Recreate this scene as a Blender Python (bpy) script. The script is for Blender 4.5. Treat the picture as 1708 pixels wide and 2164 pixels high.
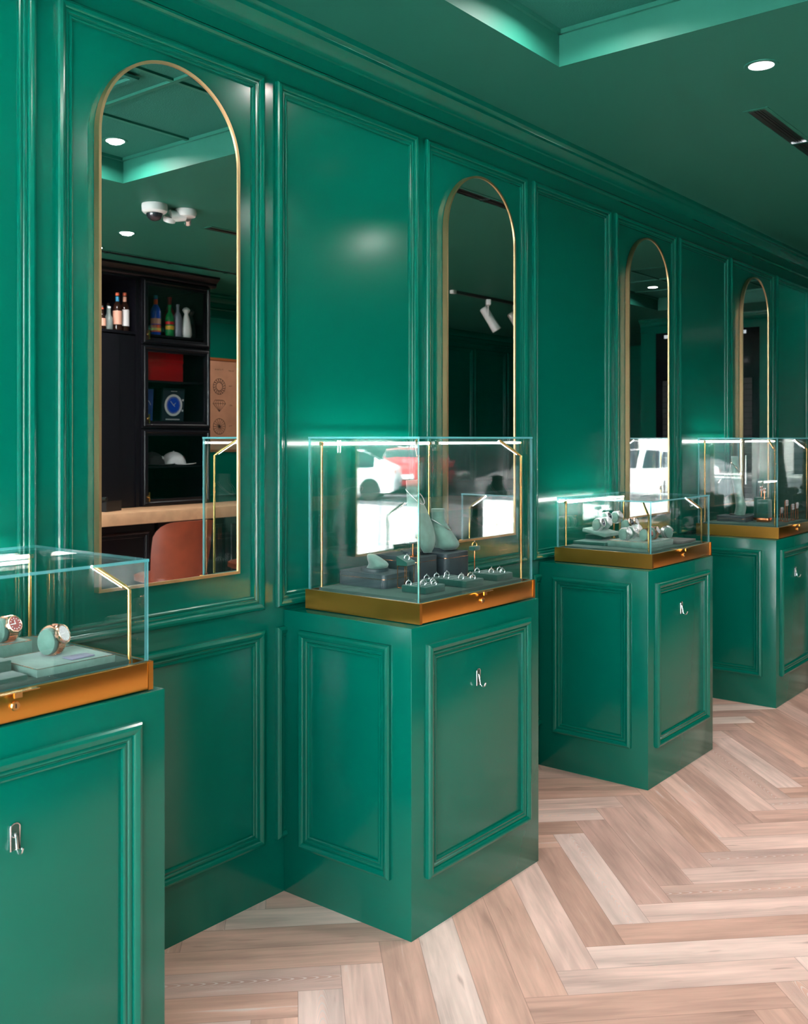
import bpy, bmesh, math, random
from mathutils import Vector, Matrix, Euler
R = math.radians
PI = math.pi
random.seed(7)
for o in list(bpy.data.objects):
    bpy.data.objects.remove(o)
SC = bpy.context.scene
COL = SC.collection

# ------------------------------------------------------------------ camera, world, sun, exposure
cam_d = bpy.data.cameras.new('camera')
cam = bpy.data.objects.new('camera', cam_d); COL.objects.link(cam)
cam.location = (0, -2.24, 1.42)
cam.rotation_euler = (R(90), 0, -0.8961)
cam_d.sensor_fit = 'HORIZONTAL'; cam_d.sensor_width = 36
cam_d.lens = 2094.0 / 1708 * 36
cam_d.shift_y = -154.4 / 1708
cam_d.clip_start = 0.05
cam_d.dof.use_dof = True; cam_d.dof.focus_distance = 3.1; cam_d.dof.aperture_fstop = 8
SC.camera = cam
SC.view_settings.view_transform = 'Standard'
SC.view_settings.look = 'None'
SC.view_settings.gamma = 1
SC.view_settings.use_curve_mapping = False
SC.view_settings.exposure = 0.18
cy = SC.cycles
cy.use_denoising = True
cy.max_bounces = 16; cy.diffuse_bounces = 5; cy.glossy_bounces = 8
cy.transmission_bounces = 8; cy.transparent_max_bounces = 24
cy.sample_clamp_indirect = 30
cy.caustics_reflective = False; cy.caustics_refractive = False
cy.use_adaptive_sampling = True; cy.adaptive_threshold = 0.015

SKY = 14.0
w = bpy.data.worlds.new('world'); SC.world = w; w.use_nodes = True
bg = w.node_tree.nodes['Background']
bg.inputs[0].default_value = (0.84, 0.93, 1.0, 1); bg.inputs[1].default_value = SKY

def lamp(name, kind, loc, energy, color=(1, 1, 1), rot=(0, 0, 0), size=None, **kw):
    d = bpy.data.lights.new(name, kind); o = bpy.data.objects.new(name, d); COL.objects.link(o)
    o.location = loc; o.rotation_euler = rot; d.energy = energy; d.color = color
    for k, v in kw.items(): setattr(d, k, v)
    if size is not None:
        if kind == 'AREA': d.size = size
        else: d.shadow_soft_size = size
    return o
sun = lamp('sun', 'SUN', (-6, 2, 8), 110, (1, .97, .93))
sun.data.angle = R(1.0)
sun.rotation_euler = Vector((-0.62, -0.12, -0.80)).to_track_quat('-Z', 'Y').to_euler()
po = lamp('portal', 'AREA', (-1.32, -2.1, 1.3), 1, rot=(0, R(-90), 0), shape='RECTANGLE'); po.data.size = 2.4; po.data.size_y = 3.7; po.data.cycles.is_portal = True

# ------------------------------------------------------------------ materials
def srgb(r, g, b):
    f = lambda c: (c / 255 / 12.92) if c / 255 <= 0.04045 else ((c / 255 + 0.055) / 1.055) ** 2.4
    return (f(r), f(g), f(b), 1)
M = {}
def mat(name, col, rough=0.5, metal=0.0, bump=0.0, bscale=200, spec=0.5, emit=None, estr=0, vary=0.0, vscale=6, coat=0, sheen=0, alpha=None):
    m = bpy.data.materials.new(name); m.use_nodes = True
    nt = m.node_tree; p = nt.nodes['Principled BSDF']
    p.inputs['Base Color'].default_value = col
    p.inputs['Roughness'].default_value = rough
    p.inputs['Metallic'].default_value = metal
    p.inputs['Specular IOR Level'].default_value = spec
    p.inputs['Coat Weight'].default_value = coat
    p.inputs['Sheen Weight'].default_value = sheen
    tc = nt.nodes.new('ShaderNodeTexCoord')
    if emit:
        p.inputs['Emission Color'].default_value = emit; p.inputs['Emission Strength'].default_value = estr
    if vary:
        n = nt.nodes.new('ShaderNodeTexNoise'); n.inputs['Scale'].default_value = vscale; n.inputs['Detail'].default_value = 5
        nt.links.new(tc.outputs['Object'], n.inputs['Vector'])
        mr = nt.nodes.new('ShaderNodeMapRange'); mr.inputs[1].default_value = .3; mr.inputs[2].default_value = .7
        mr.inputs[3].default_value = 1 - vary; mr.inputs[4].default_value = 1 + vary
        nt.links.new(n.outputs['Fac'], mr.inputs[0])
        mx = nt.nodes.new('ShaderNodeVectorMath'); mx.operation = 'SCALE'
        mx.inputs[0].default_value = col[:3]; nt.links.new(mr.outputs[0], mx.inputs['Scale'])
        nt.links.new(mx.outputs[0], p.inputs['Base Color'])
    if bump:
        n = nt.nodes.new('ShaderNodeTexNoise'); n.inputs['Scale'].default_value = bscale; n.inputs['Detail'].default_value = 3
        nt.links.new(tc.outputs['Object'], n.inputs['Vector'])
        b = nt.nodes.new('ShaderNodeBump'); b.inputs['Strength'].default_value = bump; b.inputs['Distance'].default_value = .002
        nt.links.new(n.outputs['Fac'], b.inputs['Height']); nt.links.new(b.outputs[0], p.inputs['Normal'])
    M[name] = m
    return m
GREEN = (0.000, 0.124, 0.082, 1)
mat('green_paint', GREEN, .17, bump=.01, bscale=60, spec=.42)
mat('green_ceiling', (0.014, 0.155, 0.110, 1), .55, bump=.1, bscale=120, spec=.35)
mat('green_tile', (0.004, 0.150, 0.110, 1), .8, bump=1.0, bscale=160)
mat('brass', (.72, .345, .065, 1), .30, 1.0, bump=.05, bscale=300)
mat('brass_frame', srgb(196, 168, 126), .42, 1.0)
mat('gold', srgb(240, 190, 120), .22, 1.0)
mat('copper', srgb(235, 140, 95), .22, 1.0)
mat('chrome', (.85, .86, .88, 1), .12, 1.0)
mat('silver', (.92, .92, .94, 1), .28, 1.0)
mat('rose_gold', srgb(240, 190, 165), .2, 1.0)
mat('suede', srgb(34, 92, 80), .9, bump=.35, bscale=160, vary=.12, vscale=30, sheen=.4, spec=.2)
mat('suede_light', srgb(112, 148, 137), .9, bump=.35, bscale=160, vary=.14, vscale=40, sheen=.4, spec=.2)
mat('leather_slate', srgb(62, 74, 80), .42, bump=.2, bscale=300)
mat('leather_grey', srgb(120, 120, 118), .6, bump=.2, bscale=300)
mat('base_board', srgb(70, 100, 92), .85, bump=.3, bscale=200)
mat('black_lacquer', (0.0035, 0.0035, 0.006, 1), .33, spec=.4)
mat('black_plastic', (.008, .008, .009, 1), .3)
mat('dark_fabric', (.012, .012, .014, 1), .9)
mat('white_plastic', (.8, .82, .82, 1), .35)
mat('white_fabric', (.75, .75, .76, 1), .8)
mat('oak', srgb(196, 152, 116), .4, vary=.12, vscale=14)
mat('brown_leather', srgb(128, 56, 32), .42, bump=.2, bscale=250, vary=.15, vscale=8)
mat('red_box', srgb(190, 4, 22), .3)
mat('red_paint', srgb(190, 20, 30), .3, coat=.6)
mat('blue_ink', srgb(20, 70, 190), .3)
mat('blue_cover', srgb(50, 75, 140), .35, vary=.2, vscale=20)
mat('navy_cover', srgb(38, 52, 64), .35)
mat('paper_white', (.7, .7, .72, 1), .6)
mat('poster_paper', srgb(190, 135, 105), .6, vary=.15, vscale=5)
mat('ink', srgb(70, 50, 40), .7)
mat('poster_frame', srgb(150, 84, 40), .5)
mat('dial_red', srgb(150, 40, 40), .25)
mat('dial_dark', srgb(40, 46, 60), .25)
mat('dial_white', (.7, .7, .72, 1), .25)
mat('bottle_dark', srgb(40, 22, 16), .12)
mat('bottle_clear', srgb(110, 120, 118), .1)
mat('bottle_amber', srgb(150, 105, 50), .12)
mat('bottle_green', srgb(20, 125, 60), .15)
mat('bottle_grey', srgb(130, 135, 150), .2)
mat('label_pink', srgb(205, 150, 130), .6)
mat('label_white', (.75, .74, .76, 1), .6)
mat('cork_red', srgb(190, 80, 50), .5)
mat('ceramic_white', (.82, .82, .8, 1), .3)
mat('ceramic_grey', srgb(60, 60, 62), .4)
mat('vane_dark', srgb(12, 12, 16), .4)
mat('teal_cap', srgb(40, 130, 170), .4)
mat('orange_wrap', srgb(215, 75, 25), .4)
mat('yellow_ink', srgb(220, 170, 40), .4)
mat('card_lilac', srgb(150, 150, 175), .35)
mat('door_glass', (.006, .008, .010, 1), .06, spec=.6)
mat('blind', (.004, .005, .006, 1), .5)
mat('concrete', (.62, .61, .60, 1), .9, vary=.06, vscale=1.5)
mat('asphalt', (.10, .105, .115, 1), .9, vary=.15, vscale=4)
mat('car_white', (.8, .8, .8, 1), .25, coat=.5)
mat('car_red', srgb(175, 15, 40), .25, coat=.5)
mat('car_glass', (.02, .03, .035, 1), .06, spec=.7)
mat('tyre', (.02, .02, .02, 1), .8)
mat('facade', (.5, .5, .48, 1), .8, vary=.1, vscale=.8)
mat('facade_dark', (.06, .09, .08, 1), .8, vary=.4, vscale=1.2)
mat('outer_roof', (.3, .3, .3, 1), .9)
mat('lamp_glow', (1, 1, 1, 1), .5, emit=(1, .98, .95, 1), estr=14)
mat('disc_painted_glow', (.8, .8, .8, 1), .5, emit=(1, .98, 1, 1), estr=1.2)
mat('led_glow', (1, 1, 1, 1), .5, emit=(1, .97, .94, 1), estr=100)
mat('bar_glow', (1, 1, 1, 1), .5, emit=(1, .97, .94, 1), estr=50)
mat('fridge_glow', (.9, .9, .9, 1), .5, emit=(.8, .9, 1, 1), estr=.35)
mat('mirror_silver', (.90, .92, .92, 1), .0, 1.0)
mat('smoked_dome', (.02, .02, .03, 1), .05, spec=.8)

# green paint picked out by very faint roller unevenness of gloss
# architectural glass: clear pane that mirrors a little
def glass_mat(name, tint, ior=1.62, rough=0.0):
    m = bpy.data.materials.new(name); m.use_nodes = True; nt = m.node_tree
    nt.nodes.clear()
    out = nt.nodes.new('ShaderNodeOutputMaterial'); mix = nt.nodes.new('ShaderNodeMixShader')
    tr = nt.nodes.new('ShaderNodeBsdfTransparent'); tr.inputs[0].default_value = tint
    gl = nt.nodes.new('ShaderNodeBsdfGlossy'); gl.inputs['Roughness'].default_value = rough
    geo = nt.nodes.new('ShaderNodeNewGeometry'); fr = nt.nodes.new('ShaderNodeFresnel')
    mr = nt.nodes.new('ShaderNodeMapRange'); mr.inputs[3].default_value = ior; mr.inputs[4].default_value = 1 / ior
    nt.links.new(geo.outputs['Backfacing'], mr.inputs[0]); nt.links.new(mr.outputs[0], fr.inputs['IOR'])
    nt.links.new(fr.outputs[0], mix.inputs[0]); nt.links.new(tr.outputs[0], mix.inputs[1]); nt.links.new(gl.outputs[0], mix.inputs[2])
    nt.links.new(mix.outputs[0], out.inputs[0])
    M[name] = m
glass_mat('pane_glass', (.975, .99, .985, 1))
glass_mat('window_glass', (.97, .98, .98, 1))
glass_mat('clear_plastic', (.80, .86, .86, 1), 1.6, .05)
def edge_mat():
    m = bpy.data.materials.new('glass_edge'); m.use_nodes = True; nt = m.node_tree; nt.nodes.clear()
    out = nt.nodes.new('ShaderNodeOutputMaterial')
    a = nt.nodes.new('ShaderNodeBsdfTransparent'); a.inputs[0].default_value = (.45, .88, .92, 1)
    b = nt.nodes.new('ShaderNodeBsdfPrincipled'); b.inputs['Base Color'].default_value = (.20, .72, .78, 1); b.inputs['Roughness'].default_value = .08
    b.inputs['Specular IOR Level'].default_value = 1.0
    t = nt.nodes.new('ShaderNodeBsdfTranslucent'); t.inputs[0].default_value = (.5, .95, 1, 1)
    m1 = nt.nodes.new('ShaderNodeMixShader'); m1.inputs[0].default_value = .45
    m2 = nt.nodes.new('ShaderNodeMixShader'); m2.inputs[0].default_value = .55
    nt.links.new(b.outputs[0], m1.inputs[1]); nt.links.new(t.outputs[0], m1.inputs[2])
    nt.links.new(a.outputs[0], m2.inputs[1]); nt.links.new(m1.outputs[0], m2.inputs[2])
    nt.links.new(m2.outputs[0], out.inputs[0]); M['glass_edge'] = m
edge_mat()

def floor_mat():
    m = bpy.data.materials.new('herringbone_oak'); m.use_nodes = True; nt = m.node_tree; L = nt.links.new
    p = nt.nodes['Principled BSDF']; p.inputs['Roughness'].default_value = .42; p.inputs['Specular IOR Level'].default_value = .45
    N = lambda t: nt.nodes.new(t)
    uv = N('ShaderNodeUVMap'); uv.uv_map = 'UVMap'
    at = N('ShaderNodeAttribute'); at.attribute_name = 'plank'
    sep = N('ShaderNodeSeparateXYZ'); L(uv.outputs[0], sep.inputs[0])
    sc = N('ShaderNodeSeparateColor'); L(at.outputs['Color'], sc.inputs[0])
    def math_(op, a, b=None, c=None):
        n = N('ShaderNodeMath'); n.operation = op
        for i, v in enumerate((a, b, c)):
            if v is None: continue
            if isinstance(v, (int, float)): n.inputs[i].default_value = v
            else: L(v, n.inputs[i])
        return n.outputs[0]
    # grain space: along plank compressed
    comb = N('ShaderNodeCombineXYZ')
    L(math_('MULTIPLY', sep.outputs[0], 3.0), comb.inputs[0]); L(math_('MULTIPLY', sep.outputs[1], 42.0), comb.inputs[1])
    L(math_('MULTIPLY', sc.outputs[0], 93.0), comb.inputs[2])
    n1 = N('ShaderNodeTexNoise'); n1.inputs['Scale'].default_value = 1; n1.inputs['Detail'].default_value = 6; n1.inputs['Roughness'].default_value = .6; n1.inputs['Distortion'].default_value = .6
    L(comb.outputs[0], n1.inputs['Vector'])
    comb2 = N('ShaderNodeCombineXYZ')
    L(math_('MULTIPLY', sep.outputs[0], 2.2), comb2.inputs[0]); L(math_('MULTIPLY', sep.outputs[1], 11.0), comb2.inputs[1]); L(math_('MULTIPLY', sc.outputs[1], 57.0), comb2.inputs[2])
    n2 = N('ShaderNodeTexNoise'); n2.inputs['Scale'].default_value = 1; n2.inputs['Detail'].default_value = 3
    L(comb2.outputs[0], n2.inputs['Vector'])
    # plank tone
    cr = N('ShaderNodeValToRGB'); e = cr.color_ramp.elements
    e[0].position = 0; e[0].color = srgb(204, 152, 134)
    e[1].position = 1; e[1].color = srgb(242, 208, 196)
    for pos, c in ((.2, (220, 166, 146)), (.4, (204, 156, 142)), (.55, (226, 176, 160)), (.8, (232, 190, 178))):
        x = e.new(pos); x.color = srgb(*c)
    L(sc.outputs[0], cr.inputs[0])
    hsv = N('ShaderNodeHueSaturation'); L(cr.outputs[0], hsv.inputs['Color'])
    hsv.inputs['Saturation'].default_value = .92
    g = math_('ADD', math_('MULTIPLY', math_('SUBTRACT', n1.outputs['Fac'], .5), .75), math_('MULTIPLY', math_('SUBTRACT', n2.outputs['Fac'], .5), 1.0))
    L(math_('ADD', g, .96), hsv.inputs['Value'])
    # knots / dark streaks
    n3 = N('ShaderNodeTexNoise'); n3.inputs['Scale'].default_value = 1; n3.inputs['Detail'].default_value = 2
    comb3 = N('ShaderNodeCombineXYZ'); L(math_('MULTIPLY', sep.outputs[0], 5.0), comb3.inputs[0]); L(math_('MULTIPLY', sep.outputs[1], 38.0), comb3.inputs[1]); L(math_('MULTIPLY', sc.outputs[2], 71.0), comb3.inputs[2])
    L(comb3.outputs[0], n3.inputs['Vector'])
    kn = N('ShaderNodeMapRange'); kn.inputs[1].default_value = .68; kn.inputs[2].default_value = .80; kn.inputs[3].default_value = 0; kn.inputs[4].default_value = .6
    L(n3.outputs['Fac'], kn.inputs[0])
    mk = N('ShaderNodeMix'); mk.data_type = 'RGBA'; L(kn.outputs[0], mk.inputs[0]); L(hsv.outputs[0], mk.inputs[6]); mk.inputs[7].default_value = srgb(120, 82, 68)
    # limed cathedral grain on some planks
    cat = N('ShaderNodeCombineXYZ')
    vv = math_('SUBTRACT', sep.outputs[1], .06)
    L(math_('ADD', math_('MULTIPLY', sep.outputs[0], 16.0), math_('MULTIPLY', math_('MULTIPLY', vv, vv), 4200.0)), cat.inputs[0])
    L(math_('MULTIPLY', sc.outputs[1], 31.0), cat.inputs[2])
    wv = N('ShaderNodeTexWave'); wv.inputs['Scale'].default_value = .6; wv.inputs['Distortion'].default_value = 1.2; wv.inputs['Detail'].default_value = 2
    L(cat.outputs[0], wv.inputs['Vector'])
    wm = N('ShaderNodeMapRange'); wm.inputs[1].default_value = .78; wm.inputs[2].default_value = .95; L(wv.outputs['Fac'], wm.inputs[0])
    lim = math_('MULTIPLY', wm.outputs[0], math_('GREATER_THAN', sc.outputs[2], .86))
    lim2 = N('ShaderNodeMapRange'); lim2.inputs[1].default_value = .62; lim2.inputs[2].default_value = .72; L(n1.outputs['Fac'], lim2.inputs[0])
    lim2b = math_('MULTIPLY', lim2.outputs[0], math_('GREATER_THAN', sc.outputs[1], .62))
    limt = math_('MULTIPLY', math_('MAXIMUM', lim, lim2b), .75)
    ml = N('ShaderNodeMix'); ml.data_type = 'RGBA'; L(limt, ml.inputs[0]); L(mk.outputs[2], ml.inputs[6]); ml.inputs[7].default_value = srgb(222, 200, 195)
    # seams
    LN, WD = .667, .1143
    eu = math_('MINIMUM', sep.outputs[0], math_('SUBTRACT', LN, sep.outputs[0]))
    ev = math_('MINIMUM', sep.outputs[1], math_('SUBTRACT', WD, sep.outputs[1]))
    ed = math_('MINIMUM', eu, ev)
    se = N('ShaderNodeMapRange'); se.inputs[1].default_value = .0004; se.inputs[2].default_value = .0016; se.inputs[3].default_value = .45; se.inputs[4].default_value = 0
    L(ed, se.inputs[0])
    ms = N('ShaderNodeMix'); ms.data_type = 'RGBA'; L(se.outputs[0], ms.inputs[0]); L(ml.outputs[2], ms.inputs[6]); ms.inputs[7].default_value = srgb(110, 78, 66)
    L(ms.outputs[2], p.inputs['Base Color'])
    b = N('ShaderNodeBump'); b.inputs['Strength'].default_value = .25; b.inputs['Distance'].default_value = .001
    L(n1.outputs['Fac'], b.inputs['Height']); L(b.outputs[0], p.inputs['Normal'])
    M['floor'] = m
floor_mat()

# ------------------------------------------------------------------ mesh helpers
class MB:
    def __init__(s): s.v = []; s.f = []; s.m = []
    def add(s, vs, fs, mi=0, mx=None):
        b = len(s.v)
        for q in vs:
            q = Vector(q); s.v.append(tuple(mx @ q) if mx else tuple(q))
        for i, f in enumerate(fs):
            s.f.append([b + k for k in f]); s.m.append(mi[i] if isinstance(mi, (list, tuple)) else mi)
        return s
    def box(s, x0, x1, y0, y1, z0, z1, mi=0, mx=None, bev=0):
        if bev > 0:
            bm = bmesh.new(); bmesh.ops.create_cube(bm, size=1)
            for v in bm.verts: v.co = Vector(((x0 + x1) / 2 + v.co.x * (x1 - x0), (y0 + y1) / 2 + v.co.y * (y1 - y0), (z0 + z1) / 2 + v.co.z * (z1 - z0)))
            bmesh.ops.bevel(bm, geom=bm.edges[:], offset=bev, segments=2, affect='EDGES', profile=.5)
            bm.verts.ensure_lookup_table()
            s.add([v.co[:] for v in bm.verts], [[v.index for v in f.verts] for f in bm.faces], mi, mx); bm.free(); return s
        vs = [(x, y, z) for z in (z0, z1) for y in (y0, y1) for x in (x0, x1)]
        return s.add(vs, [(0, 2, 3, 1), (4, 5, 7, 6), (0, 1, 5, 4), (2, 6, 7, 3), (0, 4, 6, 2), (1, 3, 7, 5)], mi, mx)
    def loft(s, rings, mi=0, mx=None, cap=True, close=True):
        n = len(rings[0]); vs = [p for r in rings for p in r]; fs = []
        for i in range(len(rings) - 1):
            for j in range(n if close else n - 1):
                k = (j + 1) % n
                fs.append((i * n + j, i * n + k, (i + 1) * n + k, (i + 1) * n + j))
        if cap:
            fs.append(tuple(reversed(range(n)))); fs.append(tuple((len(rings) - 1) * n + j for j in range(n)))
        return s.add(vs, fs, mi, mx)
    def lathe(s, prof, n=20, mi=0, mx=None):
        return s.loft([[(r * math.cos(2 * PI * j / n), r * math.sin(2 * PI * j / n), z) for j in range(n)] for r, z in prof], mi, mx)
    def cyl(s, p0, p1, r, n=14, mi=0, r1=None):
        p0 = Vector(p0); p1 = Vector(p1); d = p1 - p0
        mx = Matrix.Translation(p0) @ d.to_track_quat('Z', 'Y').to_matrix().to_4x4()
        return s.lathe([(r, 0), (r if r1 is None else r1, d.length)], n, mi, mx)
    def tube(s, pts, r, n=10, mi=0, closed=False, mx=None):
        pts = [Vector(p) for p in pts]; rings = []
        N = len(pts); up = None
        for i, p in enumerate(pts):
            if closed: t = (pts[(i + 1) % N] - pts[i - 1]).normalized()
            else: t = (pts[min(i + 1, N - 1)] - pts[max(i - 1, 0)]).normalized()
            if up is None:
                up = Vector((0, 0, 1)) if abs(t.z) < .9 else Vector((1, 0, 0))
            a = t.cross(up).normalized(); b = a.cross(t).normalized(); up = b
            rings.append([tuple(p + a * (r * math.cos(2 * PI * j / n)) + b * (r * math.sin(2 * PI * j / n))) for j in range(n)])
        if closed: rings.append(rings[0])
        return s.loft(rings, mi, mx, cap=not closed)
    def prism(s, poly, t0, t1, axis='y', mi=0, mx=None):
        n = len(poly)
        def P(a, b, t): return (a, t, b) if axis == 'y' else ((t, a, b) if axis == 'x' else (a, b, t))
        vs = [P(a, b, t0) for a, b in poly] + [P(a, b, t1) for a, b in poly]
        fs = [tuple(range(n)), tuple(reversed(range(n, 2 * n)))] + [(i, (i + 1) % n, n + (i + 1) % n, n + i) for i in range(n)]
        return s.add(vs, fs, mi, mx)
    def build(s, name, mats, parent=None, loc=(0, 0, 0), smooth=35, rot=(0, 0, 0)):
        me = bpy.data.meshes.new(name); me.from_pydata(s.v, [], s.f)
        if not isinstance(mats, (list, tuple)): mats = [mats]
        for k in mats: me.materials.append(M[k] if isinstance(k, str) else k)
        me.polygons.foreach_set('material_index', s.m)
        bm = bmesh.new(); bm.from_mesh(me); bmesh.ops.recalc_face_normals(bm, faces=bm.faces[:]); bm.to_mesh(me); bm.free()
        if smooth:
            me.shade_smooth(); me.set_sharp_from_angle(angle=R(smooth))
        me.update()
        o = bpy.data.objects.new(name, me); COL.objects.link(o); o.location = loc; o.rotation_euler = rot
        if parent: o.parent = parent
        return o
def thing(name, label, cat, loc=(0, 0, 0), rz=0, group=None, rot=None):
    o = bpy.data.objects.new(name, None); COL.objects.link(o); o.location = loc; o.rotation_euler = rot or (0, 0, rz)
    o.empty_display_size = .05
    return tag(o, label, cat, group)
def tag(o, label, cat, group=None, kind=None):
    o['label'] = label; o['category'] = cat
    if group: o['group'] = group
    if kind: o['kind'] = kind
    return o
def struct(o): o['kind'] = 'structure'; return o
def dup(root, loc, label, rz=0, group=None, rot=None):
    r = root.copy(); COL.objects.link(r); r.location = loc; r.rotation_euler = rot or (0, 0, rz); r['label'] = label
    if group: r['group'] = group
    for ch in list(root.children):
        c = ch.copy(); COL.objects.link(c); c.parent = r
        for g in list(ch.children):
            d = g.copy(); COL.objects.link(d); d.parent = c
    return r
def arcpts(cx, cz, r, a0, a1, n): return [(cx + r * math.cos(R(a0 + (a1 - a0) * i / n)), cz + r * math.sin(R(a0 + (a1 - a0) * i / n))) for i in range(n + 1)]

# ------------------------------------------------------------------ room
X0, X1, YB, ZC = -1.3, 13.0, -4.8, 2.74
XF, YF = 10.3, -2.65
struct(MB().box(X0 - .0, X1 + .15, 0, .15, 0, 3.05).build('wall_left', 'green_paint', smooth=0))
struct(MB().box(XF, XF + .12, YF, 0, 0, ZC).build('wall_far', 'green_paint', smooth=0))
struct(MB().box(X1, X1 + .15, YB, 0, 0, ZC).build('wall_end', 'green_paint', smooth=0))
m = MB(); m.box(X0, X1, YB - .15, YB, 0, 3.05)
struct(m.build('wall_right', 'green_paint', smooth=0))
m = MB(); m.box(X0 - .15, X0, YB - .15, .15, 2.52, 3.05); m.box(X0 - .15, X0, -.25, .15, 0, 2.52); m.box(X0 - .15, X0, YB - .15, -3.95, 0, 2.52)
struct(m.build('wall_near', 'green_paint', smooth=0))
# storefront glazing
def glazing(name, pts, axis, z0, z1, nsec):
    # pts: (a0, a1, b) along axis
    a0, a1, b = pts
    f = MB(); g = MB()
    def bx(mb, u0, u1, v0, v1, za, zb):
        if axis == 'y': mb.box(v0, v1, u0, u1, za, zb)
        else: mb.box(u0, u1, v0, v1, za, zb)
    for i in range(nsec + 1):
        u = a0 + (a1 - a0) * i / nsec
        bx(f, max(a0, u - .03), min(a1, u + .03), b - .05, b + .05, z0, z1)
    for z in (z0, z1 - .06): bx(f, a0, a1, b - .048, b + .048, z, z + .06)
    bx(g, a0 + .01, a1 - .01, b - .004, b + .004, z0 + .02, z1 - .02)
    o = struct(g.build(name, 'window_glass', smooth=0))
    q = f.build('window_frame', 'black_lacquer', o, smooth=0)
    return o
glazing('window_1', (-3.95, -.25, X0 - .075), 'y', 0, 2.52, 2)

# ceiling with two recessed trays
TR = [(.65, 3.09, -2.13, -.474), (7.16, 9.6, -2.13, -.474)]
m = MB()
m.box(X0, X1, -.474, 0, ZC, 2.865); m.box(X0, X1, YB, -2.13, ZC, 2.865)
xs = [X0, TR[0][0], TR[0][1], TR[1][0], TR[1][1], X1]
for a, b in ((0, 1), (2, 3), (4, 5)): m.box(xs[a], xs[b], -2.13, -.474, ZC, 2.865)
m.box(X0 - .1, X1 + .1, YB - .1, .1, 2.93, 3.06)
ceil = struct(m.build('ceiling', 'green_ceiling', smooth=0))
for i, (a, b, c, d) in enumerate(TR):
    t = MB(); t.box(a - .05, b + .05, c - .05, d + .05, 2.868, 2.93)
    struct(t.build('ceiling', 'green_tile', smooth=0))
    t = MB(); bw = .011
    for k in range(1, 4):
        x = b - .55 - (k - 1) * .61
        t.box(x - bw, x + bw, c, d, 2.857, 2.868)
    for y in (-1.02, -1.60): t.box(a, b, y - bw, y + bw, 2.858, 2.868)
    for x in (a, b - .012): t.box(x, x + .012, c, d, 2.852, 2.868)
    for y in (c, d - .012): t.box(a, b, y, y + .012, 2.852, 2.868)
    struct(t.build('trim_%d' % (90 + i), 'green_ceiling', smooth=0))

# floor: herringbone planks at 45 degrees
LN, WD = .667, .1143
def make_floor():
    bm = bmesh.new(); uvl = bm.loops.layers.uv.new('UVMap'); cl = bm.loops.layers.float_color.new('plank')
    P = Vector((1, 1)) / math.sqrt(2); Q = Vector((1, -1)) / math.sqrt(2); O = Vector((3.1257, -.907))
    def quad(p0, q0, lp, lq, along_p):
        c = [(p0, q0), (p0 + lp, q0), (p0 + lp, q0 + lq), (p0, q0 + lq)]
        pts = [O + P * a + Q * b for a, b in c]
        if max(p.x for p in pts) < X0 or min(p.x for p in pts) > X1 or max(p.y for p in pts) < YB or min(p.y for p in pts) > 0: return
        f = bm.faces.new([bm.verts.new((p.x, p.y, 0)) for p in pts])
        rnd = (random.random(), random.random(), random.random(), 1)
        uv = [(0, 0), (LN, 0), (LN, WD), (0, WD)] if along_p else [(0, 0), (0, WD), (LN, WD), (LN, 0)]
        for l, u in zip(f.loops, uv): l[uvl].uv = u; l[cl] = rnd
        f.normal_update()
        if f.normal.z < 0: f.normal_flip()
    for mm in range(-16, 20):
        for k in range(-110, 110):
            quad(k * WD + mm * LN, k * WD - mm * LN, LN, WD, True)
            quad(k * WD + mm * LN, (k + 1) * WD - mm * LN, WD, LN, False)
    for co, no in (((X0, 0, 0), (-1, 0, 0)), ((X1, 0, 0), (1, 0, 0)), ((0, YB, 0), (0, -1, 0)), ((0, 0, 0), (0, 1, 0))):
        bmesh.ops.bisect_plane(bm, geom=bm.verts[:] + bm.edges[:] + bm.faces[:], plane_co=co, plane_no=no, clear_outer=True)
    me = bpy.data.meshes.new('floor'); bm.to_mesh(me); bm.free(); me.materials.append(M['floor'])
    o = bpy.data.objects.new('floor', me); COL.objects.link(o); return struct(o)
make_floor()

# mouldings ------------------------------------------------------
PROF = [(0, 0), (0, .011), (.0035, .0155), (.010, .018), (.017, .0165), (.0215, .0125), (.0225, .0085), (.026, .0095), (.031, .0085), (.034, .0050), (.0355, .0048), (.037, .0075), (.041, .0082), (.0445, .0065), (.0455, 0)]
def frame_mb(mb, a0, a1, z0, z1, fn, prof=PROF):
    # fn(a, z, height) -> point ; picture-frame sweep with mitred corners
    rings = []
    cs = [(a0, z0, 1, 1), (a1, z0, -1, 1), (a1, z1, -1, -1), (a0, z1, 1, -1)]
    for (a, z, sa, sz) in cs + cs[:1]:
        rings.append([fn(a + sa * i, z + sz * i, h) for i, h in prof])
    n = len(prof)
    for k in range(4):
        mb.loft([rings[k], rings[k + 1]], cap=False, close=False)
    return mb
panels = [(-.92, -.20), (-.15, .565), (.625, 1.339), (1.398, 2.105), (2.159, 2.872), (2.921, 3.63), (3.683, 4.402), (4.455, 5.178), (5.225, 5.959), (6.003, 6.79), (6.85, 7.57), (7.62, 8.34), (8.39, 9.11), (9.16, 9.88)]
tn = 0
def trim(mb, par=None, s=30):
    global tn
    tn += 1
    return struct(mb.build('trim_%d' % tn, 'green_paint', smooth=s))
for a, b in panels:
    for z0, z1 in ((.8966, 2.5324), (.1744, .8335)):
        trim(frame_mb(MB(), a, b, z0, z1, lambda u, z, h: (u, -h, z)))
for a, b in [(-1.2, -.3), (-.2, .7), (.8, 1.6), (1.7, 2.4), (2.45, 3.1), (5.52, 6.95), (7.05, 7.75), (7.82, 8.52), (8.6, 9.3), (9.4, 10.1), (10.15, 10.85), (10.9, 11.6)]:
    trim(frame_mb(MB(), a, b, .8966, 2.5324, lambda u, z, h: (u, YB + h, z)))
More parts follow.
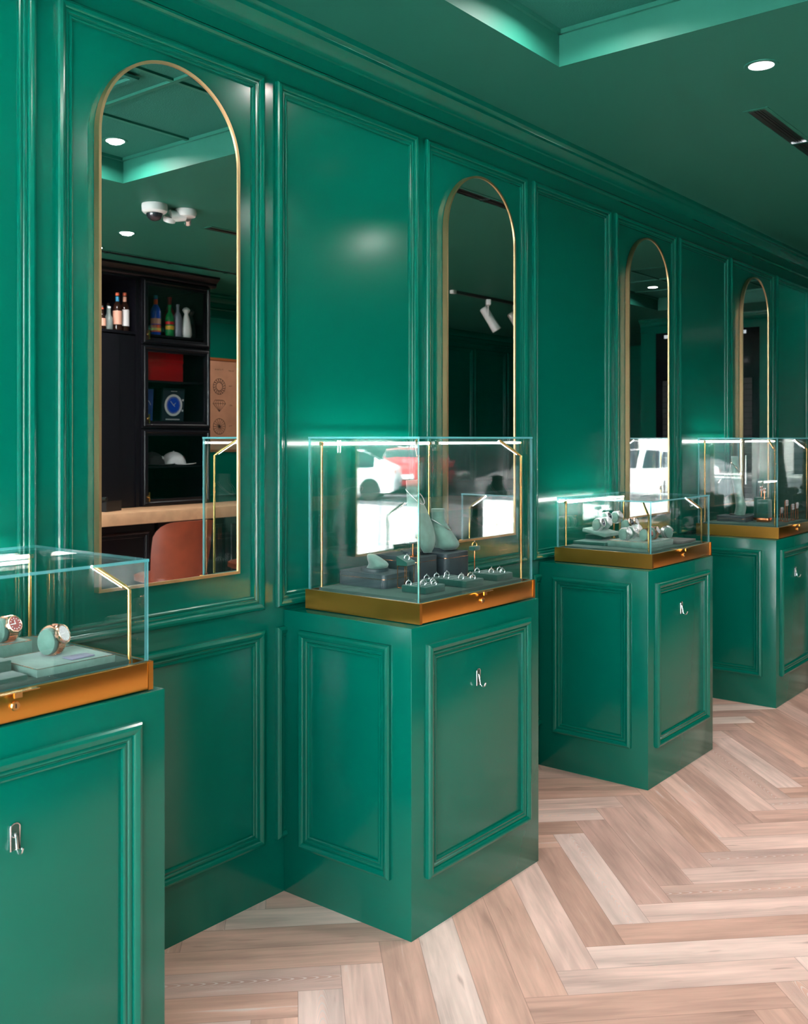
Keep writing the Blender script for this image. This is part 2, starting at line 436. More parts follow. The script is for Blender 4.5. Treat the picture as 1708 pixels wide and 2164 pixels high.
for a, b in [(-1.15, -.35)]:
    trim(frame_mb(MB(), a, b, .8966, 2.45, lambda u, z, h: (XF - h, u, z)))
CR = [(0, 2.598), (.008, 2.600), (.013, 2.606), (.013, 2.613), (.007, 2.619), (.006, 2.624), (.006, 2.664), (.014, 2.667), (.017, 2.674), (.024, 2.684), (.036, 2.694), (.046, 2.702), (.049, 2.712), (.056, 2.716), (.062, 2.722), (.065, 2.74)]
def crown(x0, x1, fn):
    m = MB(); m.loft([[fn(x0, d, z) for d, z in CR], [fn(x1, d, z) for d, z in CR]], cap=False, close=False); return trim(m)
crown(X0, XF, lambda x, d, z: (x, -d, z))
crown(X0, 3.2, lambda x, d, z: (x, YB + d, z)); crown(5.42, X1, lambda x, d, z: (x, YB + d, z))
crown(YF, 0, lambda y, d, z: (XF - d, y, z))

# far door of dark glass
dr = MB().box(XF - .03, XF - .005, -2.56, -2.46, 0, 2.66).box(XF - .03, XF - .005, -1.32, -1.22, 0, 2.66).box(XF - .03, XF - .005, -2.46, -1.32, 2.58, 2.66)
dr = struct(dr.build('door_1', 'green_paint', smooth=0))
MB().box(XF - .022, XF - .006, -2.46, -1.32, .02, 2.58).build('door_pane', 'door_glass', dr, smooth=0)
m = MB()
for k in range(26): m.box(XF - .027, XF - .023, -2.38, -1.40, .5 + k * .06, .5 + k * .06 + .056)
m.build('blind', 'blind', dr, smooth=0)
MB().box(XF - .034, XF - .024, -2.36, -1.46, 2.52, 2.555).build('light_strip', 'fridge_glow', dr, smooth=0)
MB().cyl((XF - .06, -1.45, .95), (XF - .06, -1.45, 1.25), .012).build('door_handle', 'chrome', dr)

# ------------------------------------------------------------------ arched mirrors
def arch(hw, z0, z1, n=40):
    return [(-hw, z0), (hw, z0)] + [(hw * math.cos(PI * i / n), (z1 - hw) + hw * math.sin(PI * i / n)) for i in range(n + 1)]
def arched_mirror(x, label):
    hw, z0, z1 = .2425, 1.0206, 2.4612
    t = thing('arched_mirror', label, 'mirror', (x, 0, z0), group='tall arched mirrors on the green wall')
    o = [(a, z - z0) for a, z in arch(hw, z0, z1)]; i = [(a, z - z0) for a, z in arch(hw - .008, z0 + .008, z1 - .008)]
    m = MB(); n = len(o)
    secs = [(o, -.002), (o, -.024), (i, -.024), (i, -.015)]
    rings = [[(a, y, z) for a, z in pl] for pl, y in secs]
    m.loft(rings, cap=False); m.build('frame', 'brass_frame', t, smooth=40)
    MB().prism(i, -.004, -.0205).build('mirror_glass', 'mirror_silver', t, smooth=0)
    return t
arched_mirror(1.750, 'arched mirror nearest the camera, reflecting the bar shelves and brown chair')
arched_mirror(3.275, 'arched mirror between the nearest tall case and the low watch case, reflecting white track spotlights')
arched_mirror(4.818, 'arched mirror behind the middle low watch case, reflecting one round ceiling lamp')
arched_mirror(6.408, 'smallest looking arched mirror, farthest along the wall')

# ------------------------------------------------------------------ plinths and showcases
PH = .8843; PY = -.5106
def plinth(x0, x1, label):
    t = thing('display_plinth', label, 'plinth', ((x0 + x1) / 2, PY / 2, 0), group='panelled plinths standing against the wall')
    hw = (x1 - x0) / 2; hd = -PY / 2
    MB().box(-hw, hw, -hd, hd - .001, 0, PH, bev=.0012).build('body', 'green_paint', t, smooth=30)
    z0, z1 = .157, .829
    frame_mb(MB(), -hw + .066, hw - .066, z0, z1, lambda u, z, h: (u, -hd - h, z)).build('panel_moulding', 'green_paint', t, smooth=30)
    frame_mb(MB(), -hd + .073, hd - .073, z0, z1, lambda u, z, h: (-hw - h, u, z)).build('panel_moulding', 'green_paint', t, smooth=30)
    frame_mb(MB(), -hd + .073, hd - .073, z0, z1, lambda u, z, h: (hw + h, u, z)).build('panel_moulding', 'green_paint', t, smooth=30)
    return t
plinth(.648, 1.340, 'green panelled plinth nearest the camera, cut by the left edge of the photo')
plinth(2.195, 2.887, 'green panelled plinth under the nearest tall glass case')
plinth(3.740, 4.425, 'green panelled plinth under the middle low watch case')
plinth(5.301, 5.990, 'green panelled plinth farthest away, at the right edge of the photo')

def slab(mb, x0, x1, y0, y1, z0, z1, thin):
    vs = [(x, y, z) for z in (z0, z1) for y in (y0, y1) for x in (x0, x1)]
    fs = [(0, 2, 3, 1), (4, 5, 7, 6), (0, 1, 5, 4), (2, 6, 7, 3), (0, 4, 6, 2), (1, 3, 7, 5)]
    ax = {'z': (0, 1), 'y': (2, 3), 'x': (4, 5)}[thin]
    return mb.add(vs, fs, [0 if k in ax else 1 for k in range(6)])
def showcase(xc, ztop, label):
    hw = .317; y0, y1 = -.5035, -.0479; yc = (y0 + y1) / 2; hd = (y1 - y0) / 2
    t = thing('glass_showcase', label, 'showcase', (xc, yc, PH), group='brass and glass showcases on the plinths')
    B0, B1 = .003, .9472 - PH
    mats = ['brass']
    m = MB()
    m.box(-hw, hw, hd - .012, hd, B0, B1); m.box(-hw, -hw + .012, -hd, hd - .012, B0, B1); m.box(hw - .012, hw, -hd, hd - .012, B0, B1)
    m.box(-hw + .012, hw - .012, -hd + .012, hd - .012, B0, B1 - .012)
    b = m.build('base', mats, t, smooth=0)
    MB().box(-hw + .013, hw - .013, -hd + .0006, -hd + .012, B0 + .0015, B1 - .001, bev=.0008).build('drawer_front', 'brass', t, smooth=30)
    l = MB().lathe([(.0095, 0), (.0095, .003), (.008, .005), (.0, .005)], 24, mx=Matrix.Translation((0, -hd, .034)) @ Matrix.Rotation(R(90), 4, 'X')).build('lock', 'gold', t)
    MB().box(-.0012, .0012, -hd - .0056, -hd - .004, .030, .038).build('keyhole', 'black_plastic', l, smooth=0)
    MB().box(-.045, .045, -hd - .012, -hd + .001, B1 - .0035, B1 - .0015).box(-.008, .008, -hd - .014, -hd - .010, B1 - .012, B1 - .002).build('pull_tab', 'gold', t, smooth=0)
    g0, g1 = B1 + .0004, ztop - PH
    GI, T = .007, .006
    for nm, a in (('glass_pane', (-hw + GI, hw - GI, -hd + GI, -hd + GI + T, g0, g1 - T, 'y')), ('glass_pane', (-hw + GI, hw - GI, hd - GI - T, hd - GI, g0, g1 - T, 'y')),
                  ('glass_pane', (-hw + GI, -hw + GI + T, -hd + GI + T, hd - GI - T, g0, g1 - T, 'x')), ('glass_pane', (hw - GI - T, hw - GI, -hd + GI + T, hd - GI - T, g0, g1 - T, 'x')),
                  ('glass_top', (-hw + GI - .001, hw - GI + .001, -hd + GI - .001, hd - GI + .001, g1 - T, g1, 'z'))):
        slab(MB(), *a).build(nm, ['pane_glass', 'glass_edge'], t, smooth=0)
    # lining board
    MB().box(-hw + .03, hw - .03, -hd + .03, hd - .03, B1 - .012, .953 - PH, bev=.001).build('lining_board', 'base_board', t, smooth=30)
    zb = g1 - .022
    px, pyf, pyb = hw - .037, -hd + .033, hd - .035
    for sx in (-1, 1):
        m = MB(); m.cyl((sx * px, pyb, B1 - .012), (sx * px, pyb, zb + .002), .0042); m.lathe([(.009, 0), (.009, .004), (.005, .007)], mx=Matrix.Translation((sx * px, pyb, B1 - .012)))
        m.cyl((sx * (px + .006), pyb, zb), (sx * (px - .004), pyb, zb), .0065)
        m.build('light_post', 'gold', t)
        m = MB(); top = (sx * (px - .055), pyf + .05, g1 - .012)
        k = (sx * px, pyf, g1 - .064)
        m.tube([(sx * px, pyf, B1 - .012), k, (k[0] - sx * .004, k[1] + .004, k[2] + .004), top], .0040); m.cyl((k[0] - sx * .006, k[1] + .006, k[2] + .006), top, .0050, 12)
        m.lathe([(.009, 0), (.009, .004), (.005, .007)], mx=Matrix.Translation((sx * px, pyf, B1 - .012)))
        a = m.build('light_post', 'gold', t)
        o = Vector((-sx * .45, .55, -.25)).normalized() * .0040; k2 = Vector(k) + o + Vector((-sx * .008, .007, .008)); t2 = Vector(top) + o
        MB().cyl(k2, t2, .0025, 10).build('light_strip', 'led_glow', a)
    MB().cyl((-px + .006, pyb, zb), (px - .006, pyb, zb), .0046, 12).build('light_bar', 'bar_glow', t)
    return t
ZT, ZL = 1.4267, 1.1645
showcase(.998, ZL, 'low glass showcase with brass base nearest the camera, holding the red dialled watch')
showcase(2.560, ZT, 'tall glass showcase with brass base nearest the camera, full of rings and necklace busts')
showcase(4.112, ZL, 'low glass showcase with brass base in the middle, crowded with wrist watches')
showcase(5.682, ZT, 'tall glass showcase at the right edge, with a tall green bust and copper racks')
DK = .9531   # top of the lining board

# adhesive hooks on the plinth fronts
def hook(x, z, label):
    t = thing('wall_hook', label, 'hook', (x, PY - .0005, z), group='small clear hooks stuck on the plinth fronts')
    pl = [(.0085 * math.cos(a), .016 + .0085 * math.sin(a)) for a in [PI * i / 8 for i in range(9)]] + [(-.0085, -.024), (.0085, -.024)]
    MB().prism(pl, 0, -.003).build('back_plate', 'clear_plastic', t, smooth=30)
    pl2 = [(a * 1.12, b * 1.05) for a, b in pl]
    m = MB(); m.tube([(a, -.003, b) for a, b in pl2], .0013, 8, closed=True)
    m.tube([(0, -.004, .008), (0, -.008, -.008), (0, -.010, -.022), (0, -.018, -.029), (0, -.026, -.024), (0, -.030, -.014)], .0022, 8)
    m.tube([(-.006, -.004, .002), (0, -.006, .0), (.006, -.004, .002)], .0016, 8)
    m.build('hook', 'chrome', t)
hook(.993, .676, 'clear plastic hook on the nearest plinth, at the left edge of the photo')
hook(2.525, .688, 'clear plastic hook on the plinth under the nearest tall case')
hook(4.065, .697, 'clear plastic hook on the plinth under the middle low case')
hook(5.615, .690, 'clear plastic hook on the farthest plinth, at the right edge')

# ------------------------------------------------------------------ jewellery builders
def ell(cx, cy, z, rx, ry, n=28, ph=0):
    return [(cx + rx * math.cos(2 * PI * j / n), cy + ry * math.sin(2 * PI * j / n), z) for j in range(n)]
def resample(secs, n=24):
    out = []
    for i in range(n + 1):
        t = i / n * (len(secs) - 1); k = min(int(t), len(secs) - 2); u = t - k
        p0 = secs[max(k - 1, 0)]; p1 = secs[k]; p2 = secs[k + 1]; p3 = secs[min(k + 2, len(secs) - 1)]
        out.append([.5 * ((2 * b) + (-a + c) * u + (2 * a - 5 * b + 4 * c - d) * u * u + (-a + 3 * b - 3 * c + d) * u ** 3) for a, b, c, d in zip(p0, p1, p2, p3)])
    return out
def bust(loc, rz, secs, label, base=(.05, .04, .012), chain=None, group=None, chain_mat='silver'):
    # secs: (cy, z, rx, ry); front is -y
    t = thing('necklace_bust', label, 'bust', loc, rz, group)
    MB().loft([ell(0, .008, 0, base[0], base[1]), ell(0, .008, base[2], base[0], base[1])]).build('bust_base', 'leather_slate', t)
    s = resample(secs)
    MB().loft([ell(0, c, z, max(a, .001), max(b, .001)) for c, z, a, b in s]).build('bust_form', 'suede_light', t, smooth=60)
    if chain:
        zb, zf, rx, ry, cyc = chain
        pts = []
        for j in range(32):
            a = 2 * PI * j / 32; f = (1 - math.sin(a)) / 2
            pts.append((rx * math.cos(a), cyc + ry * math.sin(a), zb + (zf - zb) * f ** 1.6))
        c = MB().tube(pts, .0017, 8, closed=True).build('necklace', chain_mat, None, loc, rot=(0, 0, rz))
        tag(c, label_chain[0], 'necklace'); label_chain.pop(0)
    return t
label_chain = ['fine white necklace around the tallest bust in the nearest tall case', 'silver necklace around the short bust behind the right ring tray', 'beaded necklace draped on the tall bust in the farthest case']
# pedestals
def pedestal(x0, x1, y0, y1, h, label, r=.018, z=DK):
    t = thing('display_block', label, 'display block', ((x0 + x1) / 2, (y0 + y1) / 2, z), group='slate leather blocks with a copper line')
    hx, hy = (x1 - x0) / 2, (y1 - y0) / 2
    def rr(z, e=0):
        p = []
        for sx, sy, a0 in ((1, 1, 0), (-1, 1, 90), (-1, -1, 180), (1, -1, 270)):
            for k in range(6):
                a = R(a0 + 18 * k); p.append((sx * (hx - r) + (r + e) * math.cos(a), sy * (hy - r) + (r + e) * math.sin(a), z))
        return p
    zl = h - .016
    MB().loft([rr(0), rr(zl)]).build('box', 'leather_slate', t, smooth=40)
    MB().loft([rr(zl, -.0005), rr(zl + .0015, -.0005)]).build('copper_line', 'copper', t, smooth=40)
    MB().loft([rr(zl + .0015), rr(h - .001), rr(h, -.001)]).build('lid', 'leather_slate', t, smooth=40)
    return t
pedestal(2.362, 2.495, -.275, -.075, .044, 'lowest slate leather block with a copper line, at the left of the nearest tall case')
pedestal(2.513, 2.628, -.285, -.085, .084, 'slate leather block with a copper line under the tallest necklace bust')
pedestal(2.660, 2.795, -.295, -.085, .084, 'slate leather block with a copper line behind the right hand ring trays')
H2 = DK + .084
bust((2.612, -.205, H2), R(12), [(-.040, .006, .020, .012), (-.040, .03, .046, .018), (-.030, .07, .062, .022), (-.012, .115, .064, .024), (.002, .155, .052, .023), (.012, .185, .030, .020), (.016, .215, .025, .019), (.017, .245, .026, .020)],
     'tallest green suede necklace bust, with a long oval chest, in the nearest tall case', base=(.046, .038, .010), chain=(.215, .165, .036, .030, .006))
bust((2.750, -.205, H2), R(22), [(-.012, .004, .040, .040), (-.022, .020, .056, .040), (-.014, .045, .055, .034), (-.002, .070, .042, .030), (.008, .092, .027, .024), (.012, .115, .023, .022), (.012, .142, .025, .023)],
     'short green suede necklace bust with a flat neck top, behind the right ring trays', base=(.050, .045, .012), chain=(.106, .070, .034, .033, .000))
t = thing('bracelet_cone', 'low slanted green suede pad on the lowest slate block', 'display pad', (2.430, -.175, DK + .044), R(40))
MB().loft([ell(0, 0, 0, .055, .045), ell(0, 0, .010, .055, .045)]).build('pad_base', 'leather_slate', t)
MB().loft([ell(0, c, z, a, b) for c, z, a, b in resample([(-.008, .010, .040, .034), (-.012, .022, .048, .032), (.000, .038, .040, .024), (.010, .050, .022, .014), (.014, .054, .006, .004)])]).build('suede_pad', 'suede_light', t, smooth=60)

# rings
def ring_proto(name, label, mk, loc, rz, group):
    t = thing('finger_ring', label, 'ring', loc, rz, group)
    r = .0082
    MB().tube([(r * math.cos(a), 0, r * .55 + r * math.sin(a)) for a in [2 * PI * j / 24 for j in range(24)]], .0018, 8, closed=True).build('band', mk, t)
    s = MB(); s.lathe([(.0004, -.002), (.0020, 0), (.0015, .0010), (.0002, .0012)], 8, mx=Matrix.Translation((0, 0, r * 1.55 + .0035))).build('stone', 'dial_white', t, smooth=0)
    return t
protos = {}
def ring(kind, loc, rz, label, group):
    if kind not in protos:
        protos[kind] = ring_proto(kind, label, kind, loc, rz, group); return
    dup(protos[kind], loc, label, rz, group)
def ring_tray(x0, x1, y0, y1, h, label, spots, where, group):
    t = thing('ring_tray', label, 'ring tray', ((x0 + x1) / 2, (y0 + y1) / 2, DK), group='dark green suede ring trays')
    hx, hy = (x1 - x0) / 2, (y1 - y0) / 2
    MB().box(-hx, hx, -hy, hy, 0, h, bev=.0025).build('tray', 'suede', t, smooth=30)
    m = MB()
    for k in range(3): m.box(-hx + .008, hx - .008, -hy + hy * (.35 + k * .6), -hy + hy * (.35 + k * .6) + .004, h, h + .0012)
    m.build('ring_slots', 'suede', t, smooth=0)
    for (u, v, kind, wd) in spots:
        ring(kind, (x0 + u * (x1 - x0), y0 + v * (y1 - y0), DK + h + .0002), R(-35), '%s ring %s' % ({'silver': 'silver', 'rose_gold': 'rose gold', 'gold': 'yellow gold'}[kind], wd + ' ' + where), group)
S5 = [(.12, .80, 'silver', 'at the back left of'), (.36, .42, 'silver', 'just left of centre on'), (.55, .52, 'silver', 'at the centre of'), (.60, .15, 'silver', 'nearest the front edge of'), (.88, .42, 'silver', 'at the right end of')]
S5r = [(a, b, 'rose_gold' if i == 4 else 'silver', l) for i, (a, b, k, l) in enumerate(S5)]
S5q = [(a, b, 'rose_gold' if i == 2 else 'silver', l) for i, (a, b, k, l) in enumerate(S5)]
ring_tray(2.360, 2.460, -.435, -.342, .021, 'front left ring tray, beside the glass corner of the nearest tall case', S5, 'the front left ring tray', 'rings on the front left tray')
ring_tray(2.542, 2.640, -.456, -.348, .021, 'middle ring tray near the brass lock of the nearest tall case', S5r, 'the middle ring tray', 'rings on the middle tray')
ring_tray(2.725, 2.822, -.450, -.342, .021, 'rightmost ring tray in the nearest tall case', S5q, 'the rightmost ring tray', 'rings on the rightmost tray')
ring_tray(2.495, 2.655, -.338, -.305, .019, 'narrow ring tray behind the middle tray, with three rings in a row', [(.12, .5, 'silver', 'at the left end of'), (.45, .5, 'silver', 'in the middle of'), (.8, .5, 'silver', 'at the right end of')], 'the narrow ring tray', 'rings on the narrow tray')

# copper ring stands in the nearest tall case
def wedge(mb, hx, hy, z0, z1, z2, mi=0):
    mb.add([(-hx, -hy, z0), (hx, -hy, z0), (hx, hy, z0), (-hx, hy, z0), (-hx, -hy, z1), (hx, -hy, z1), (hx, hy, z2), (-hx, hy, z2)],
           [(0, 3, 2, 1), (4, 5, 6, 7), (0, 1, 5, 4), (1, 2, 6, 5), (2, 3, 7, 6), (3, 0, 4, 7)], mi); return mb
t = thing('ring_stand', 'copper wire ring stand with a green wedge on top, behind the front left ring tray', 'ring stand', (2.434, -.300, DK), R(10))
m = MB(); a = .024; h = .070
for y in (-.016, .016):
    m.tube([(-a, y, .0014), (a, y, .0014), (a, y, h), (-a, y, h)], .0014, 6, closed=True)
for x in (-a, a): m.cyl((x, -.016, .0014), (x, .016, .0014), .0014, 6); m.cyl((x, -.016, h), (x, .016, h), .0014, 6)
m.build('wire_frame', 'copper', t)
wedge(MB(), .027, .019, h + .0014, h + .012, h + .030).build('wedge_pad', 'suede', t, smooth=0)
ring('silver', (2.436, -.303, DK + h + .019), R(-35), 'silver ring with a thick band on the wire stand behind the front left tray', None)
t = thing('ring_stand', 'thin copper pole stand with a flat green top, right of the short bust', 'ring stand', (2.788, -.318, DK))
MB().cyl((0, 0, .002), (0, 0, .088), .0018, 8).lathe([(.014, 0), (.014, .002)], 20).build('pole', 'copper', t)
MB().box(-.018, .018, -.012, .012, .088, .102, bev=.002).build('top_pad', 'suede', t)
ring('gold', (2.788, -.318, DK + .1022), R(-35), 'yellow gold ring on the thin copper pole stand', None)
t = thing('bracelet_stand', 'copper stand with a round foot and green bar, left of the tallest bust', 'bracelet stand', (2.540, -.245, H2))
MB().lathe([(.019, 0), (.019, .003), (.003, .006), (.0022, .040), (.0022, .042)], 24).build('foot_and_pole', 'copper', t)
MB().box(-.030, .030, -.009, .009, .042, .056, bev=.004).build('bar_pad', 'suede', t)

# ------------------------------------------------------------------ watches
def watch_thing(label, loc, rz, metal, dial, group, tilt=0, s=1.0):
    t = thing('wrist_watch', label, 'watch', loc, 0, group, rot=(tilt, 0, rz)); t.scale = (s, s, s)
    # cushion profile centre at (y=0, z=.027), half height .027, half depth .02
    def prof(e, n=36):
        return [((.019 + e) * math.cos(2 * PI * j / n) , .027 + (.025 + e) * math.sin(2 * PI * j / n)) for j in range(n)]
    o, i = prof(.0030), prof(.0008); m = MB(); n = 36
    for (x0, x1) in ((-.0120, .0120),):
        m.loft([[(x0, a, b) for a, b in i], [(x0, a, b) for a, b in o], [(x1, a, b) for a, b in o], [(x1, a, b) for a, b in i]], cap=False)
    for j in range(0, n, 1):   # raised links
        a = 2 * PI * j / n; c = math.cos(a); sn = math.sin(a)
        if True:
            mx = Matrix.Translation((0, (.019 + .0035) * c, .027 + (.025 + .0035) * sn)) @ Matrix.Rotation(a, 4, 'X')
            m.box(-.0112, .0112, -.0008, .0008, -.0014, .0014, mx=mx)
    m.build('bracelet', metal, t, smooth=30)
    A = R(208)  # direction of the dial: towards -y, tipped up
    A = R(155)
    d = Vector((0, math.cos(A), math.sin(A))); c = Vector((0, .019 * math.cos(A), .027 + .025 * math.sin(A)))
    mx = Matrix.Translation(c) @ d.to_track_quat('Z', 'X').to_matrix().to_4x4()
    m = MB(); m.lathe([(.0175, -.001), (.0200, .003), (.0200, .006), (.0180, .0085), (.0160, .0088), (.0153, .0078), (.0002, .0078)], 32, mx=mx)
    m.box(-.003, .003, .018, .022, .002, .006, mx=mx); 
    cs = m.build('watch_case', metal, t, smooth=30)
    MB().lathe([(.0150, .0079), (.0150, .0084), (.0002, .0084)], 28, mx=mx).build('dial', dial, cs)
    m = MB(); m.box(-.0006, .0006, -.001, .010, .0085, .009, mx=mx); m.box(-.001, .008, -.0006, .0006, .0085, .009, mx=mx)
    for k in range(12):
        m.box(-.0005, .0005, .0105, .0128, .0085, .0089, mx=mx @ Matrix.Rotation(k * PI / 6, 4, 'Z'))
    m.build('hands_and_markers', 'silver', cs, smooth=0)
    return t
def cushion_thing(label, loc, rz, group, tilt=0, s=1.0, mk='suede_light'):
    t = thing('watch_cushion', label, 'watch cushion', loc, 0, group, rot=(tilt, 0, rz)); t.scale = (s, s, s)
    n = 32; rs = []
    for x, e in ((-.024, -.008), (-.0225, -.001), (-.0140, .0005), (-.0125, 0), (.0125, 0), (.0140, .0005), (.0225, -.001), (.024, -.008)):
        rs.append([(x, (.019 + e) * math.cos(2 * PI * j / n), .027 + (.025 + e) * math.sin(2 * PI * j / n)) for j in range(n)])
    MB().loft(rs).build('pillow', mk, t, smooth=50)
    return t
wp = {}; cp = []
def watch(loc, rz, where, metal='silver', dial='dial_dark', tilt=0, s=1.0, desc='', grp=None):
    k = (metal, dial); lab = desc + ' ' + where
    rot = (tilt, 0, rz)
    if k not in wp: wp[k] = watch_thing(lab, loc, rz, metal, dial, grp, tilt, s)
    else:
        d = dup(wp[k], loc, lab, rot=rot, group=grp); d.scale = (s, s, s)
    cl = 'green suede cushion holding the ' + lab.replace('wrist ', '')
    if len(cl.split()) > 16: cl = ' '.join(cl.split()[:16])
    if not cp: cp.append(cushion_thing(cl, loc, rz, grp + ', cushions', tilt, s))
    else:
        d = dup(cp[0], loc, cl, rot=rot, group=grp + ', cushions'); d.scale = (s, s, s)
def block(name, label, cat, loc, dims, mk, rot=(0, 0, 0), trimline=None, group=None, bev=.0015):
    t = thing(name, label, cat, loc, 0, group, rot=rot)
    hx, hy, h = dims[0] / 2, dims[1] / 2, dims[2]
    MB().box(-hx, hx, -hy, hy, 0, h, bev=bev).build('board' if h < .02 else 'block', mk, t, smooth=30)
    if trimline:
        m = MB()
        fr = [(0, 0), (.0002, .0008), (.0014, .0008), (.0016, 0)]
        frame_mb(m, -hx + .0004, hx - .0004, -hy + .0004, hy - .0004, lambda u, v, hh: (u, v, h - .0002 + hh), fr).build('metal_edging', trimline, t, smooth=0)
    return t
G1 = 'watches in the low case nearest the camera'
block('suede_board', 'flat green suede board with copper edging at the right of the nearest case', 'display board', (1.152, -.398, DK), (.180, .150, .016), 'suede_light', trimline='copper')
block('riser_block', 'long green suede riser at the back of the nearest case, under two watches', 'display riser', (.985, -.215, DK), (.37, .120, .032), 'suede_light', trimline='copper')
block('riser_block', 'short green suede block at the left edge of the nearest case', 'display riser', (.960, -.375, DK), (.17, .07, .030), 'suede')
block('suede_board', 'thin green suede board at the front left of the nearest case', 'display board', (.955, -.442, DK), (.18, .055, .010), 'suede')
block('name_card', 'small lilac grey card lying on the copper edged board in the nearest case', 'card', (1.178, -.437, DK + .0168), (.055, .034, .0025), 'card_lilac', bev=.0008)
watch((1.126, -.250, DK + .0323), R(12), 'with a red dial on the long riser', 'rose_gold', 'dial_red', desc='rose gold wrist watch', grp=G1)
watch((1.160, -.370, DK + .0165), R(26), 'lying on the copper edged board', 'rose_gold', 'dial_white', desc='square shouldered pale rose gold watch', grp=G1, s=1.1)
watch((1.035, -.262, DK + .0323), R(12), 'cut by the left edge of the photo', 'rose_gold', 'dial_dark', desc='rose gold wrist watch', grp=G1)
G3 = 'watches in the middle low case'
block('suede_board', 'flat green board at the left of the middle low case', 'display board', (4.005, -.150, DK), (.18, .155, .014), 'suede')
block('riser_block', 'green wedge block under the slanted watch tray of the middle case', 'display riser', (4.070, -.115, DK + .0142), (.09, .08, .020), 'suede')
block('watch_tray', 'slanted green watch tray at the left of the middle low case', 'watch tray', (4.045, -.140, DK + .0415), (.135, .115, .016), 'suede_light', rot=(R(10), 0, 0))
block('watch_tray', 'large front tray with copper edging in the middle low case', 'watch tray', (4.048, -.333, DK), (.245, .195, .026), 'suede_light', trimline='copper')
block('suede_board', 'grey flat board at the right of the middle low case', 'display board', (4.285, -.385, DK), (.16, .14, .012), 'leather_grey')
tt = R(10)
watch((4.010, -.142, DK + .0575), R(0), 'at the left of the slanted tray', dial='dial_dark', tilt=tt, desc='silver wrist watch', grp=G3)
watch((4.075, -.142, DK + .0575), R(0), 'at the right of the slanted tray', dial='dial_white', tilt=tt, desc='silver wrist watch', grp=G3)
for x, y, w in ((4.165, -.102, 'left'), (4.260, -.110, 'right')):
    t = thing('watch_stand', 'gold pole stand holding a watch at the back %s of the middle case' % w, 'watch stand', (x, y + .012, DK))
    MB().lathe([(.018, 0), (.018, .003), (.004, .005), (.0035, .068), (.006, .070), (.006, .0715)], 20).build('pole', 'gold', t)
    watch((x, y, DK + .0720), R(0), 'raised on the back %s gold pole of the middle case' % w, dial='dial_dark' if w == 'left' else 'dial_white', desc='silver wrist watch', grp=G3)
FT = DK + .0262
for x, y, mt, dl, w in ((3.960, -.300, 'silver', 'dial_white', 'back left on the large front tray'), (4.045, -.290, 'silver', 'dial_dark', 'back centre on the large front tray'), (4.128, -.270, 'silver', 'dial_white', 'back right on the large front tray'),
                        (3.985, -.385, 'rose_gold', 'dial_red', 'front left on the large front tray'), (4.085, -.375, 'rose_gold', 'dial_white', 'front right on the large front tray')):
    watch((x, y, FT), R(0), w, mt, dl, desc={'silver': 'silver wrist watch', 'rose_gold': 'rose gold wrist watch'}[mt], grp=G3)
block('riser_block', 'small riser between the front tray and the poles of the middle case', 'display riser', (4.215, -.200, DK), (.11, .085, .045), 'suede')
watch((4.190, -.200, DK + .0452), R(0), 'at the left of the small riser', 'rose_gold', 'dial_dark', desc='rose gold wrist watch', grp=G3)
watch((4.243, -.200, DK + .0452), R(0), 'at the right of the small riser', 'rose_gold', 'dial_white', desc='rose gold wrist watch', grp=G3)
watch((4.300, -.350, DK + .0125), R(55), 'tilted on the grey board at the right', 'silver', 'dial_white', desc='silver wrist watch', grp=G3, tilt=R(-18))

# farthest case
pedestal(5.52, 5.66, -.27, -.10, .032, 'dark block with a copper line under the tall bust in the farthest case')
bust((5.605, -.195, DK + .032), R(15), [(-.010, .003, .050, .030), (-.018, .05, .052, .028), (-.010, .10, .048, .024), (.0, .16, .052, .022), (.010, .22, .060, .024), (.012, .26, .046, .022), (.014, .30, .03, .02), (.016, .335, .028, .02)],
     'tall green suede torso bust in the farthest case', base=(.044, .036, .008), chain=(.300, .215, .044, .034, .004), chain_mat='rose_gold')
def column(x, y, h, base, label):
    t = thing('display_column', label, 'display column', (x, y, DK))
    MB().box(-.036, .036, -.032, .032, base, h, bev=.006).build('column', 'suede', t)
    MB().box(-.036, .036, -.032, .032, 0, base, bev=.001).build('plinth_foot', 'copper', t)
    MB().cyl((0, 0, h), (0, 0, h + .055), .0025, 8).cyl((-.02, 0, h + .055), (.02, 0, h + .055), .0025, 8).build('t_bar', 'copper', t)
    e = MB()
    for sx in (-1, 1):
        e.lathe([(.0005, -.010), (.005, -.004), (.004, .003), (.0005, .006)], 8, mx=Matrix.Translation((sx * .014, 0, h + .044)))
        e.lathe([(.0005, -.006), (.004, 0), (.0005, .006)], 8, mx=Matrix.Translation((sx * .014, 0, h + .060)))
    return t, e
t, e = column(5.640, -.335, .125, .022, 'rounded green column with a copper foot in the farthest case')
tag(e.build('earring_pair', 'dial_white', None, (5.640, -.3352, DK), smooth=0), 'white gem earrings on the green column with the copper foot', 'earrings')
t, e = column(5.765, -.275, .130, .012, 'green column behind the copper racks in the farthest case')
tag(e.build('earring_pair', 'dial_white', None, (5.765, -.2752, DK), smooth=0), 'white gem earrings on the column behind the copper racks', 'earrings')
block('display_board', 'round edged dark board under the rear green column in the farthest case', 'display board', (5.85, -.20, DK), (.10, .10, .022), 'leather_slate')
